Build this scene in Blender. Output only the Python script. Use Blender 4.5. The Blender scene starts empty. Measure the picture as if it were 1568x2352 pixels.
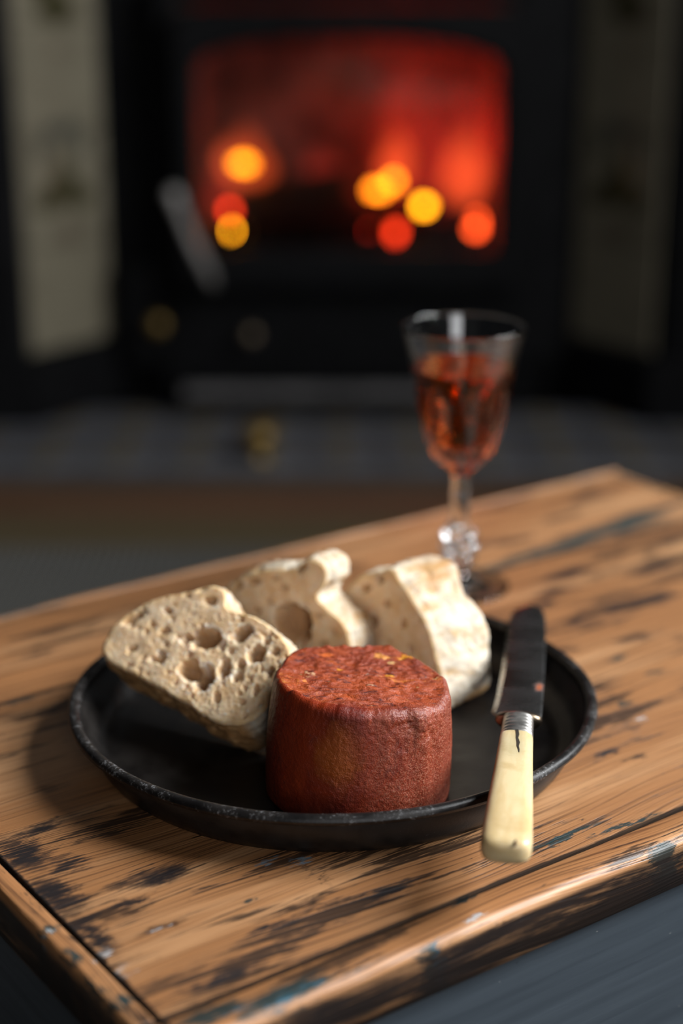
import bpy, bmesh, math, random
from mathutils import Vector, Matrix, noise

random.seed(7)
PI = math.pi
SC = bpy.context.scene
COL = SC.collection
TOP = 0.36                                    # height of the chest lid

# ------------------------------------------------------------------ camera
cd = bpy.data.cameras.new('camera')
cam = bpy.data.objects.new('camera', cd)
COL.objects.link(cam)
cam.location = (0, 0, 0.661)
cam.rotation_euler = (math.radians(90 - 18.65), 0, 0)
cd.sensor_fit = 'VERTICAL'
cd.sensor_height = 36
cd.sensor_width = 24
cd.lens = 57.4
cd.clip_start = 0.02
cd.dof.use_dof = True
cd.dof.focus_distance = 0.588
cd.dof.aperture_fstop = 3.6
SC.camera = cam

# ------------------------------------------------------------------ world, window light, exposure
w = bpy.data.worlds.new('dim_room')
SC.world = w
w.use_nodes = True
w.node_tree.nodes['Background'].inputs[0].default_value = (0.75, 0.85, 1.0, 1)
w.node_tree.nodes['Background'].inputs[1].default_value = 0.010

WIN = dict(x=1.40, y=0.60, z=1.70, wy=1.30, wz=1.4)
ld = bpy.data.lights.new('window_daylight', 'AREA')
ld.shape = 'RECTANGLE'
ld.size = WIN['wz']
ld.size_y = WIN['wy']
ld.energy = 152
ld.color = (0.96, 0.98, 1.0)
lo = bpy.data.objects.new('window_daylight', ld)
COL.objects.link(lo)
lo.location = (WIN['x'] + 0.12, WIN['y'], WIN['z'])
lo.rotation_euler = (0, math.radians(90), 0)

# a second, larger window in the wall behind the camera gives the soft light on everything that faces the room
WIN2 = dict(x=0.74, y=-2.3, z=1.55, wx=1.3, wz=1.4)
ld = bpy.data.lights.new('rear_window_daylight', 'AREA')
ld.shape = 'RECTANGLE'
ld.size = WIN2['wx']
ld.size_y = WIN2['wz']
ld.energy = 30
ld.color = (0.97, 0.98, 1.0)
lo = bpy.data.objects.new('rear_window_daylight', ld)
COL.objects.link(lo)
lo.location = (WIN2['x'], WIN2['y'] - 0.12, WIN2['z'])
lo.rotation_euler = (math.radians(90), 0, 0)

vs = SC.view_settings
vs.view_transform = 'Standard'
vs.look = 'None'
vs.gamma = 1
vs.exposure = 0.06
vs.use_curve_mapping = False
SC.cycles.use_denoising = True
SC.cycles.max_bounces = 14
SC.cycles.transmission_bounces = 12
SC.cycles.transparent_max_bounces = 16
SC.cycles.sample_clamp_indirect = 6


# ------------------------------------------------------------------ node helper
class NT:
    def __init__(s, name):
        s.m = bpy.data.materials.new(name)
        s.m.use_nodes = True
        s.t = s.m.node_tree
        s.t.nodes.clear()
        s.out = s.t.nodes.new('ShaderNodeOutputMaterial')

    def n(s, typ, ins=None, **kw):
        nd = s.t.nodes.new('ShaderNode' + typ)
        for k, v in kw.items():
            setattr(nd, k, v)
        for k, v in (ins or {}).items():
            s.put(nd.inputs[k], v)
        return nd

    def put(s, sock, v):
        if isinstance(v, bpy.types.NodeSocket):
            s.t.links.new(v, sock)
        elif isinstance(v, (tuple, list)) and sock.type == 'RGBA' and len(v) == 3:
            sock.default_value = (*v, 1)
        else:
            sock.default_value = v

    def co(s, kind='Object'):
        return s.n('TexCoord').outputs[kind]

    def sc(s, v, f, off=(0, 0, 0)):
        return s.n('Mapping', {'Vector': v, 'Scale': f, 'Location': off}).outputs[0]

    def noise(s, v, scale=1.0, detail=3.0, rough=0.55, dist=0.0, out='Fac'):
        return s.n('TexNoise', {'Vector': v, 'Scale': scale, 'Detail': detail, 'Roughness': rough,
                                'Distortion': dist}).outputs[out]

    def voro(s, v, scale, feature='F1'):
        return s.n('TexVoronoi', {'Vector': v, 'Scale': scale}, feature=feature).outputs['Distance']

    def m2(s, op, a, b=0.0, c=0.0, clamp=False):
        nd = s.n('Math', operation=op, use_clamp=clamp)
        for i, v in enumerate((a, b, c)):
            s.put(nd.inputs[i], v)
        return nd.outputs[0]

    def mr(s, v, a, b, c=0.0, d=1.0):
        return s.n('MapRange', {'Value': v, 'From Min': a, 'From Max': b, 'To Min': c, 'To Max': d},
                   interpolation_type='SMOOTHSTEP').outputs[0]

    def mix(s, f, a, b, blend='MIX'):
        nd = s.n('Mix', data_type='RGBA', blend_type=blend)
        s.put(nd.inputs[0], f)
        s.put(nd.inputs[6], a)
        s.put(nd.inputs[7], b)
        return nd.outputs[2]

    def bump(s, h, strength=0.4, dist=0.001, normal=None):
        d = {'Height': h, 'Strength': strength, 'Distance': dist}
        if normal is not None:
            d['Normal'] = normal
        return s.n('Bump', d).outputs[0]

    def bsdf(s, **kw):
        names = dict(color='Base Color', rough='Roughness', metal='Metallic', normal='Normal', spec='Specular IOR Level',
                     coat='Coat Weight', coat_rough='Coat Roughness', trans='Transmission Weight', ior='IOR',
                     sss='Subsurface Weight', sss_r='Subsurface Radius', sss_s='Subsurface Scale', sheen='Sheen Weight',
                     emit='Emission Color', emit_s='Emission Strength')
        nd = s.n('BsdfPrincipled', {names[k]: v for k, v in kw.items()})
        return nd.outputs[0]

    def done(s, surf, vol=None):
        s.t.links.new(surf, s.out.inputs['Surface'])
        return s.m


def plain(name, color, rough=0.5, metal=0.0, scale=40, var=0.25, bump=0.15, bd=0.0008, spec=0.5, coat=0.0):
    k = NT(name)
    v = k.co()
    n = k.noise(v, scale, 5)
    c = k.mix(k.mr(n, 0.3, 0.7), tuple(x * (1 - var) for x in color), tuple(min(1, x * (1 + var)) for x in color))
    return k.done(k.bsdf(color=c, rough=rough, metal=metal, spec=spec, coat=coat,
                         normal=k.bump(k.noise(v, scale * 4, 4), bump, bd)))


# ------------------------------------------------------------------ object helpers
def obj(name, mesh, mat=None, parent=None, smooth=True):
    if isinstance(mesh, bmesh.types.BMesh):
        me = bpy.data.meshes.new(name)
        mesh.normal_update()
        mesh.to_mesh(me)
        mesh.free()
        mesh = me
    for mt in (mat if isinstance(mat, (list, tuple)) else [mat]):
        if mt is not None and mt.name not in [x.name for x in mesh.materials if x]:
            mesh.materials.append(mt)
    if smooth:
        for p in mesh.polygons:
            p.use_smooth = True
    o = bpy.data.objects.new(name, mesh)
    COL.objects.link(o)
    if parent:
        o.parent = parent
    return o


def tag(o, label=None, cat=None, group=None, kind=None):
    for k, v in (('label', label), ('category', cat), ('group', group), ('kind', kind)):
        if v:
            o[k] = v
    return o


def empty(name, loc=(0, 0, 0), rz=0.0):
    o = bpy.data.objects.new(name, None)
    o.empty_display_size = 0.02
    COL.objects.link(o)
    o.location = loc
    o.rotation_euler = (0, 0, rz)
    return o


def grid_mesh(name, rows, closed=True, cap0=False, cap1=False, flip=False):
    """rows of points -> quads; closed joins the last column to the first"""
    nr, nc = len(rows), len(rows[0])
    v = [tuple(p) for r in rows for p in r]
    f = []
    for i in range(nr - 1):
        for j in range(nc if closed else nc - 1):
            a, b = i * nc + j, i * nc + (j + 1) % nc
            f.append((a, b, b + nc, a + nc))
    if cap0:
        f.append(tuple(range(nc - 1, -1, -1)))
    if cap1:
        f.append(tuple((nr - 1) * nc + j for j in range(nc)))
    if flip:
        f = [q[::-1] for q in f]
    me = bpy.data.meshes.new(name)
    me.from_pydata(v, [], f)
    me.update()
    return me


def lathe(name, prof, n=96, fr=None, cap0=False, cap1=False):
    rows = []
    for r, z in prof:
        row = []
        for j in range(n):
            a = 2 * PI * j / n
            rr = r if fr is None else fr(r, z, a)
            row.append((rr * math.cos(a), rr * math.sin(a), z))
        rows.append(row)
    return grid_mesh(name, rows, True, cap0, cap1)


def box_bm(x0, x1, y0, y1, z0, z1, bev=0.0, seg=2, bm=None):
    bm2 = bmesh.new()
    bmesh.ops.create_cube(bm2, size=1)
    for v in bm2.verts:
        v.co = Vector(((x0 + x1) / 2 + v.co.x * (x1 - x0), (y0 + y1) / 2 + v.co.y * (y1 - y0),
                       (z0 + z1) / 2 + v.co.z * (z1 - z0)))
    if bev:
        bmesh.ops.bevel(bm2, geom=bm2.edges[:], offset=bev, segments=seg, affect='EDGES', profile=0.5)
    if bm is None:
        return bm2
    me = bpy.data.meshes.new('t')
    bm2.to_mesh(me)
    bm2.free()
    bm.from_mesh(me)
    bpy.data.meshes.remove(me)
    return bm


def catmull(pts, n):
    """closed Catmull-Rom through pts, resampled to n points of equal arc length"""
    P = [Vector(p) for p in pts]
    m = len(P)
    fine = []
    for i in range(m):
        p0, p1, p2, p3 = P[i - 1], P[i], P[(i + 1) % m], P[(i + 2) % m]
        for k in range(14):
            t = k / 14
            fine.append(0.5 * ((2 * p1) + (p2 - p0) * t + (2 * p0 - 5 * p1 + 4 * p2 - p3) * t * t
                               + (3 * p1 - p0 - 3 * p2 + p3) * t ** 3))
    L = [0]
    for i in range(len(fine)):
        L.append(L[-1] + (fine[(i + 1) % len(fine)] - fine[i]).length)
    res, i = [], 0
    for k in range(n):
        d = L[-1] * k / n
        while L[i + 1] < d:
            i += 1
        t = (d - L[i]) / max(1e-9, L[i + 1] - L[i])
        res.append(fine[i].lerp(fine[(i + 1) % len(fine)], t))
    return res


def ns(x, y, z):
    return noise.noise(Vector((x, y, z)))


# ------------------------------------------------------------------ materials
def wood_material(name, along='X', base=1.0, spots=True):
    k = NT(name)
    o = k.co()
    rnd = k.n('ObjectInfo').outputs['Random']
    sep = k.n('SeparateXYZ', {0: o})
    X, Y, Z = sep.outputs
    if along == 'Y':
        X, Y = Y, X
    off = k.m2('MULTIPLY', rnd, 3.7)
    v = k.n('CombineXYZ', {0: X, 1: k.m2('ADD', Y, off), 2: Z}).outputs[0]
    # grain: growth rings cut lengthwise, wavering slowly
    wob = k.noise(k.sc(v, (3.5, 14, 14)), 1.0, 2)
    yy = k.m2('ADD', k.m2('ADD', Y, k.m2('MULTIPLY', Z, 0.9)), k.m2('MULTIPLY', wob, 0.035))
    ring = k.noise(k.n('CombineXYZ', {0: k.m2('MULTIPLY', X, 9.0), 1: k.m2('MULTIPLY', yy, 1050), 2: off}).outputs[0], 1.0, 2.0, 0.5)
    fine = k.noise(k.sc(v, (22, 900, 900)), 1.0, 3, 0.6)
    broad = k.noise(k.sc(v, (4, 38, 38)), 1.0, 4, 0.6)
    patch = k.noise(k.sc(v, (9, 22, 22)), 1.0, 5, 0.62, 0.4)
    streak = k.noise(k.sc(v, (16, 120, 120)), 1.0, 6, 0.66, 0.2)
    light, mid, deep = [tuple(c * base for c in q) for q in ((0.47, 0.255, 0.122), (0.295, 0.130, 0.048), (0.105, 0.044, 0.018))]
    c = k.mix(k.mr(broad, 0.30, 0.58), light, mid)
    c = k.mix(k.m2('MULTIPLY', k.mr(ring, 0.52, 0.64), k.mr(broad, 0.35, 0.65, 0.55, 0.9)), c, deep)
    c = k.mix(k.m2('MULTIPLY', k.mr(fine, 0.5, 0.75), 0.35), c, deep)
    # old dark stain left in the grooves and in patches
    g = k.m2('ADD', k.m2('MULTIPLY', patch, 0.75), k.m2('ADD', k.m2('MULTIPLY', streak, 0.70), k.m2('MULTIPLY', ring, 0.30)))
    dark = k.mr(g, 0.925, 0.99)
    c = k.mix(k.m2('MULTIPLY', dark, 0.88), c, (0.022, 0.013, 0.009))
    g2 = k.m2('ADD', k.m2('MULTIPLY', streak, 0.9), k.m2('MULTIPLY', k.noise(k.sc(v, (40, 160, 160)), 1.0, 4, 0.6), 0.6))
    c = k.mix(k.mr(g2, 0.93, 0.98), c, (0.018, 0.014, 0.012))
    chip = k.noise(k.sc(v, (75, 300, 300)), 1.0, 5, 0.7)
    c = k.mix(k.mr(k.m2('ADD', chip, k.m2('MULTIPLY', patch, 0.25)), 0.80, 0.84), c, (0.014, 0.014, 0.014))
    # worn and chipped remains of paint, knots and stains at their places on the lid
    wv = k.n('VectorMath', {0: k.noise(k.sc(o, (90, 300, 300)) if along == 'X' else k.sc(o, (300, 90, 300)), 1.0, 7, 0.75, 0, 'Color'),
                            1: (0.5, 0.5, 0.5)}, operation='SUBTRACT').outputs[0]
    warp = k.n('VectorMath', {0: o, 1: k.n('VectorMath', {0: wv, 1: (0.034, 0.014, 0.0)}, operation='MULTIPLY').outputs[0]},
               operation='ADD').outputs[0]

    def mask(lst, soft=0.55):
        acc = None
        for (px, py, rx, ry) in lst:
            d = k.n('VectorMath', {0: warp, 1: (px, py, 0)}, operation='SUBTRACT').outputs[0]
            d = k.n('VectorMath', {0: d, 1: (1 / rx, 1 / ry, 0)}, operation='MULTIPLY').outputs[0]
            d = k.n('VectorMath', {0: d}, operation='LENGTH').outputs['Value']
            f = k.mr(d, 1.0, soft)
            acc = f if acc is None else k.m2('MAXIMUM', acc, f)
        return acc

    if spots:
        stain = mask([(-.242, -.045, .016, .028), (-.2445, -.075, .014, .028), (-.245, -.105, .009, .03), (-.2087, -.0853, .028, .009), (-.232, -.06, .014, .012),
                      (-.229, -.032, .016, .007), (-.195, -.135, .02, .004), (-.15, -.139, .02, .005), (-.225, -.095, .012, .004),
                      (-.224, -.150, .024, .004), (.0677, .0257, .016, .005), (.0971, .0012, .02, .004), (.0679, -.0019, .012, .004), (.0412, -.0215, .010, .006),
                      (-.018, -.1081, .012, .003), (-.0123, -.1169, .014, .003), (-.133, -.1102, .01, .002),
                      (.11, .05, .036, .011), (.15, .03, .034, .010), (.03, .02, .026, .008), (.085, .035, .03, .009), (.12, .0, .03, .008), (.19, .055, .03, .008), (.075, -.03, .02, .006), (.09, .112, .04, .006), (.20, .135, .04, .005),
                      (.17, .12, .03, .005), (.02, .125, .03, .004), (-.08, .137, .02, .004), (-.16, .115, .02, .003)], 0.15)
        lines = k.m2('ADD', k.m2('MULTIPLY', ring, 0.55), k.m2('ADD', k.m2('MULTIPLY', streak, 0.35), k.m2('MULTIPLY', k.noise(k.sc(v, (70, 700, 700)), 1.0, 4, 0.7), 0.35)))
        stain = k.m2('MULTIPLY', stain, k.mr(k.m2('ADD', lines, k.m2('MULTIPLY', stain, 0.26)), 0.68, 0.84))
        c = k.mix(stain, c, (0.016, 0.012, 0.012))
        knot = mask([(-.2254, -.1132, .012, .0026), (-.1655, -.1087, .004, .0015), (-.05, -.06, .006, .003)], 0.1)
        c = k.mix(k.m2('MULTIPLY', knot, 0.9), c, (0.035, 0.012, 0.006))
        crack = mask([(-.157, -.104, .0012, .008), (-.164, -.118, .0010, .012), (-.1745, -.132, .0011, .008)], 0.4)
        c = k.mix(k.m2('MULTIPLY', crack, 0.8), c, (0.02, 0.012, 0.008))
        teal = mask([(-.1329, -.1582, .0065, .0026), (-.1932, -.1162, .0035, .0018), (-.2562, -.0944, .004, .004), (-.2577, -.1115, .003, .007),
                     (-.2545, -.1425, .005, .004), (-.2114, -.1675, .022, .006), (-.2351, -.163, .016, .005), (-.0505, -.1735, .009, .004),
                     (-.1571, -.1735, .008, .003), (.0216, -.0792, .004, .002), (.0544, -.0638, .006, .002), (-.0758, -.1472, .02, .0022),
                     (-.052, -.1535, .02, .0015), (.0538, -.0427, .008, .0025), (.0764, .0792, .03, .006), (.1789, .088, .05, .010), (.13, .083, .05, .007), (.215, .096, .04, .006),
                     (-.191, .0741, .02, .0022), (-.258, -.13, .003, .012)], 0.5)
        c = k.mix(k.m2('MULTIPLY', teal, 0.93), c, (0.006, 0.026, 0.029))
        blue = mask([(-.214, -.1695, .006, .003), (-.228, -.1655, .005, .002), (-.203, -.168, .003, .002), (-.1545, -.1725, .002, .002)], 0.3)
        c = k.mix(k.m2('MULTIPLY', blue, 0.85), c, (0.022, 0.10, 0.15))
        pale = mask([(-.1739, -.0988, .0024, .0022), (-.165, -.1051, .0024, .0024)], 0.5)
        c = k.mix(k.m2('MULTIPLY', pale, 0.9), c, (0.12, 0.17, 0.21))
        white = mask([(-.2469, -.1162, .002, .004), (-.2484, -.1291, .0028, .0035), (-.2254, -.1136, .0018, .0012), (.015, -.0942, .003, .0016),
                      (-.1384, -.1689, .0035, .002), (-.2562, -.0955, .0018, .0016)], 0.4)
        c = k.mix(k.m2('MULTIPLY', white, 0.8), c, (0.42, 0.46, 0.48))
    # dirt packed in the seams between the boards
    sn = k.m2('MULTIPLY', k.m2('SUBTRACT', streak, 0.5), 0.004)
    seam = None
    for (ax, pos, hwid) in ((1, -0.1572, 0.0011), (1, 0.0754, 0.0013), (1, 0.1642, 0.0006), (0, -0.2497, 0.0012), (0, 0.2497, 0.0010)):
        sp = k.n('SeparateXYZ', {0: o}).outputs[ax]
        f = k.mr(k.m2('ABSOLUTE', k.m2('ADD', k.m2('SUBTRACT', sp, pos), sn)), hwid * 1.5, hwid * 0.6)
        seam = f if seam is None else k.m2('MAXIMUM', seam, f)
    c = k.mix(k.m2('MULTIPLY', seam, 0.93), c, (0.010, 0.010, 0.010))
    # the sawn faces below the rounded edge kept their dark varnish
    side = k.m2('MULTIPLY', k.mr(Z, TOP - 0.0022, TOP - 0.0050), k.mr(k.m2('ADD', streak, k.m2('MULTIPLY', ring, 0.5)), 0.52, 0.76, 0.45, 0.98))
    c = k.mix(side, c, (0.016, 0.011, 0.010))
    h = k.m2('ADD', k.m2('MULTIPLY', ring, -0.7), k.m2('MULTIPLY', fine, -0.3))
    h = k.m2('ADD', h, k.m2('MULTIPLY', dark, -0.2))
    nrm = k.bump(h, 0.55, 0.0007)
    rough = k.m2('ADD', k.mr(broad, 0.3, 0.7, 0.38, 0.52), k.m2('MULTIPLY', seam, 0.45))
    return k.done(k.bsdf(color=c, rough=rough, normal=nrm, spec=k.mr(seam, 0, 1, 0.45, 0.05)))


M_WOOD = wood_material('worn_pine_lengthwise', 'X')
M_EDGE = wood_material('worn_pine_front_edge', 'X', 1.22)
M_WOOD_END = wood_material('worn_pine_crosswise', 'Y')


def painted_panel():
    k = NT('blue_grey_paint')
    o = k.co()
    n = k.noise(k.sc(o, (6, 6, 160)), 1.0, 5, 0.6)
    f = k.noise(k.sc(o, (260, 260, 420)), 1.0, 3)
    c = k.mix(k.mr(n, 0.3, 0.7), (0.034, 0.044, 0.055), (0.050, 0.063, 0.077))
    c = k.mix(k.mr(f, 0.74, 0.78), c, (0.16, 0.17, 0.17))
    c = k.mix(k.mr(f, 0.26, 0.22), c, (0.02, 0.025, 0.03))
    return k.done(k.bsdf(color=c, rough=0.42, normal=k.bump(n, 0.3, 0.0006), spec=0.5))


M_PANEL = painted_panel()


def tin_material(name, worn):
    k = NT(name)
    o = k.co()
    a = k.noise(k.sc(o, (60, 60, 60)), 1.0, 6, 0.65)
    b = k.noise(k.sc(o, (700, 700, 700)), 1.0, 5, 0.75)
    c = k.mix(k.mr(a, 0.35, 0.65), (0.006, 0.0055, 0.0055), (0.016, 0.0135, 0.012))
    spk = k.mr(k.m2('ADD', k.m2('MULTIPLY', b, 0.75), k.m2('MULTIPLY', a, 0.45)), 0.74 - worn, 0.86 - worn)
    c = k.mix(k.m2('MULTIPLY', spk, 0.6), c, (0.20, 0.20, 0.205))
    r = k.mr(a, 0.3, 0.7, 0.28, 0.48)
    return k.done(k.bsdf(color=c, rough=r, metal=0.0, normal=k.bump(k.m2('ADD', b, a), 0.25, 0.0005), spec=0.32))


M_TIN = tin_material('blackened_tin', -0.02)
M_RIM = tin_material('rubbed_tin_rim', 0.105)


def crumb_material():
    k = NT('bread_crumb')
    o = k.co()
    n1 = k.noise(o, 110, 5, 0.6)
    n2 = k.noise(o, 420, 4, 0.6)
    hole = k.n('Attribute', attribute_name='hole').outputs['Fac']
    c = k.mix(k.mr(n1, 0.32, 0.68), (0.80, 0.51, 0.265), (0.92, 0.69, 0.455))
    c = k.mix(k.mr(n2, 0.56, 0.68), c, (0.88, 0.80, 0.68))
    skin = k.n('Attribute', attribute_name='skin').outputs['Fac']
    c = k.mix(k.m2('MULTIPLY', skin, 0.75), c, (0.93, 0.86, 0.78))
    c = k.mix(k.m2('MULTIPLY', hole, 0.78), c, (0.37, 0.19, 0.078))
    edge = k.n('Attribute', attribute_name='edge').outputs['Fac']
    c = k.mix(k.m2('MULTIPLY', edge, 0.55), c, (0.60, 0.38, 0.17))
    vor = k.voro(k.sc(o, (1, 1, 1)), 620)
    h = k.m2('ADD', k.m2('MULTIPLY', n2, 1.0), k.m2('MULTIPLY', vor, 0.6))
    return k.done(k.bsdf(color=c, rough=0.68, normal=k.bump(h, 0.30, 0.0005), spec=0.2, sss=0.4, sss_r=(1.0, 0.6, 0.32), sss_s=0.005))


def crust_material():
    k = NT('bread_crust')
    o = k.co()
    n1 = k.noise(k.sc(o, (55, 55, 22)), 1.0, 5, 0.62)
    n2 = k.noise(o, 260, 5, 0.65)
    n3 = k.noise(k.sc(o, (190, 190, 28)), 1.0, 4, 0.6)
    bake = k.n('Attribute', attribute_name='bake').outputs['Fac']
    crust = k.mix(k.mr(n1, 0.35, 0.7), (0.56, 0.375, 0.185), (0.46, 0.26, 0.105))
    flour = k.mr(k.m2('ADD', k.m2('MULTIPLY', n1, -0.6), k.m2('ADD', k.m2('MULTIPLY', n2, 0.30), k.m2('MULTIPLY', n3, 0.45))), -0.06, 0.16)
    top = k.mix(k.m2('MULTIPLY', flour, 0.92), crust, (0.63, 0.565, 0.46))
    bot = k.mix(k.mr(n2, 0.4, 0.7), (0.34, 0.165, 0.06), (0.52, 0.30, 0.13))
    c = k.mix(bake, top, bot)
    return k.done(k.bsdf(color=c, rough=0.72, normal=k.bump(k.m2('ADD', n2, n3), 0.45, 0.0008), spec=0.25,
                         sss=0.12, sss_r=(1.0, 0.6, 0.3), sss_s=0.002))


M_CRUMB = crumb_material()
M_CRUST = crust_material()


def sausage_material(name, cut):
    k = NT(name)
    o = k.co()
    n1 = k.noise(k.sc(o, (70, 70, 50)), 1.0, 5, 0.6, 0.6)
    n2 = k.noise(o, 210, 5, 0.65, 0.5)
    n3 = k.noise(o, 1700, 3, 0.6)
    if cut:
        st = k.noise(k.sc(o, (150, 420, 300)), 1.0, 5, 0.65, 1.2)
        c = k.mix(k.mr(n1, 0.3, 0.7), (0.21, 0.026, 0.006), (0.38, 0.064, 0.011))
        c = k.mix(k.mr(st, 0.53, 0.66), c, (0.10, 0.014, 0.008))
        c = k.mix(k.m2('MULTIPLY', k.mr(k.noise(k.sc(o, (60, 110, 60), (0.3, 0.1, 0)), 1.0, 4, 0.6, 0.8), 0.60, 0.70), 0.8), c, (0.62, 0.19, 0.022))
        c = k.mix(k.m2('MULTIPLY', k.mr(k.noise(k.sc(o, (190, 330, 200), (1.3, 0.7, 0)), 1.0, 3, 0.6, 0.6), 0.68, 0.74), 0.75), c, (0.62, 0.34, 0.15))
        wv = k.n('VectorMath', {0: k.noise(o, 240, 4, 0.6, 0, 'Color'), 1: (0.5, 0.5, 0.5)}, operation='SUBTRACT').outputs[0]
        wp = k.n('VectorMath', {0: o, 1: k.n('VectorMath', {0: wv, 1: (0.010, 0.007, 0)}, operation='MULTIPLY').outputs[0]}, operation='ADD').outputs[0]
        for (x, y, rx, ry, col) in ((.008, .019, .0042, .0022, (.66, .27, .05)), (.0175, .0185, .0040, .0022, (.72, .30, .02)), (-.0075, .006, .0016, .001, (.70, .27, .03)),
                                    (.003, .003, .0020, .0010, (.50, .36, .27)), (.0115, .002, .0020, .0010, (.70, .30, .03)), (-.019, .001, .0022, .0008, (.62, .36, .20)),
                                    (.003, -.008, .0028, .0006, (.55, .30, .18)), (-.013, .018, .004, .002, (.60, .12, .015)), (.012, .014, .003, .0012, (.60, .36, .14))):
            d = k.n('VectorMath', {0: k.n('VectorMath', {0: wp, 1: (x, y, 0)}, operation='SUBTRACT').outputs[0], 1: (1 / rx, 1 / ry, 0)}, operation='MULTIPLY').outputs[0]
            c = k.mix(k.m2('MULTIPLY', k.mr(k.n('VectorMath', {0: d}, operation='LENGTH').outputs['Value'], 1.0, 0.5), 0.85), c, col)
        bm = k.bump(k.m2('ADD', k.m2('ADD', n2, st), k.m2('MULTIPLY', n3, 0.4)), 0.8, 0.0010)
        rough = k.mr(n2, 0.3, 0.7, 0.38, 0.58)
    else:
        c = k.mix(k.mr(n1, 0.32, 0.68), (0.135, 0.011, 0.003), (0.250, 0.029, 0.006))
        c = k.mix(k.m2('MULTIPLY', k.mr(n2, 0.58, 0.72), 0.6), c, (0.075, 0.012, 0.008))
        d = k.n('VectorMath', {0: k.n('VectorMath', {0: o, 1: (-0.009, -0.032, 0.028)}, operation='SUBTRACT').outputs[0], 1: (80, 60, 85)}, operation='MULTIPLY').outputs[0]
        d = k.m2('ADD', k.n('VectorMath', {0: d}, operation='LENGTH').outputs['Value'], k.m2('MULTIPLY', k.m2('SUBTRACT', n1, 0.5), 2.6))
        c = k.mix(k.m2('MULTIPLY', k.mr(d, 1.15, 0.1), 0.75), c, (0.40, 0.090, 0.010))     # fat showing through the skin
        sx = k.n('SeparateXYZ', {0: o}).outputs
        side = k.mr(k.m2('ADD', k.m2('MULTIPLY', sx[0], 45), k.m2('MULTIPLY', k.m2('SUBTRACT', n1, 0.5), 2.6)), -0.25, 1.1, 0.0, 1.0)   # powdery bloom on the right, plus window light and glints painted in
        bloom_glint = k.m2('MULTIPLY', side, k.mr(k.m2('ADD', k.m2('MULTIPLY', n3, 0.6), k.m2('MULTIPLY', k.noise(o, 3200, 2), 0.5)), 0.52, 0.68))
        c = k.mix(k.m2('MULTIPLY', side, 0.5), c, (0.20, 0.036, 0.017))
        c = k.mix(k.m2('MULTIPLY', bloom_glint, 0.7), c, (0.44, 0.175, 0.105))
        bm = k.bump(k.m2('ADD', k.m2('MULTIPLY', n2, 0.5), k.m2('MULTIPLY', n3, 0.55)), 0.65, 0.0008)
        rough = k.mr(n2, 0.3, 0.7, 0.30, 0.48)
    return k.done(k.bsdf(color=c, rough=rough, normal=bm, spec=0.5, sss=0.08, sss_r=(1.0, 0.25, 0.1), sss_s=0.002))


M_SKIN = sausage_material('chilli_pork_skin', False)
M_CUT = sausage_material('chilli_pork_cut', True)


def bone_material():
    k = NT('aged_bone')
    o = k.co()
    sep = k.n('SeparateXYZ', {0: o}).outputs
    n = k.noise(k.sc(o, (160, 30, 160)), 1.0, 5, 0.6)
    n2 = k.noise(o, 90, 4)
    c = k.mix(k.mr(n, 0.35, 0.65), (0.62, 0.45, 0.225), (0.74, 0.585, 0.335))
    c = k.mix(k.m2('MULTIPLY', k.mr(n2, 0.5, 0.75), 0.5), c, (0.50, 0.33, 0.14))
    green = k.n('VectorMath', {0: k.n('VectorMath', {0: o, 1: (0.0, 0.073, 0.004)}, operation='SUBTRACT').outputs[0],
                               1: (170, 62, 0)}, operation='MULTIPLY').outputs[0]
    green = k.mr(k.n('VectorMath', {0: green}, operation='LENGTH').outputs['Value'], 1.2, 0.2)
    c = k.mix(k.m2('MULTIPLY', green, 0.35), c, (0.40, 0.43, 0.30))
    return k.done(k.bsdf(color=c, rough=0.27, normal=k.bump(n, 0.12, 0.0005), spec=0.5, sss=0.2, sss_r=(1, 0.7, 0.4), sss_s=0.003))


M_BONE = bone_material()
M_CRACK = plain('dark_crack', (0.02, 0.014, 0.008), 0.7)


def blade_material():
    k = NT('old_steel_blade')
    o = k.co()
    a = k.noise(k.sc(o, (30, 60, 30)), 1.0, 5, 0.6)
    b = k.noise(k.sc(o, (500, 60, 500)), 1.0, 3)
    c = k.mix(k.mr(a, 0.3, 0.7), (0.40, 0.39, 0.37), (0.27, 0.27, 0.27))
    d = k.n('VectorMath', {0: k.n('VectorMath', {0: o, 1: (0.0072, 0.135, 0)}, operation='SUBTRACT').outputs[0], 1: (330, 150, 0)}, operation='MULTIPLY').outputs[0]
    d = k.m2('ADD', k.n('VectorMath', {0: d}, operation='LENGTH').outputs['Value'], k.m2('MULTIPLY', k.noise(o, 420, 4), 1.6))
    rust = k.mr(d, 1.75, 0.9)
    c = k.mix(rust, c, (0.42, 0.10, 0.03))
    metal = k.mr(rust, 0, 1, 1.0, 0.1)
    return k.done(k.bsdf(color=c, rough=k.mr(a, 0.3, 0.7, 0.20, 0.34), metal=metal, normal=k.bump(b, 0.06, 0.0003)))


M_BLADE = blade_material()
M_SILVER = plain('tarnished_silver', (0.72, 0.70, 0.66), 0.36, 1.0, 160, 0.35, 0.1, 0.0003)
M_BOLSTER = plain('brown_steel', (0.22, 0.17, 0.12), 0.32, 1.0, 160, 0.4, 0.15, 0.0004)


def glass_material(name, color=(1, 1, 1), ior=1.5, rough=0.0):
    k = NT(name)
    return k.done(k.n('BsdfGlass', {'Color': color, 'IOR': ior, 'Roughness': rough}).outputs[0])


M_GLASS = glass_material('clear_crystal', (0.985, 0.985, 0.985), 1.5)
M_WINE = glass_material('amber_rose_wine', (0.72, 0.30, 0.11), 1.34)

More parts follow.
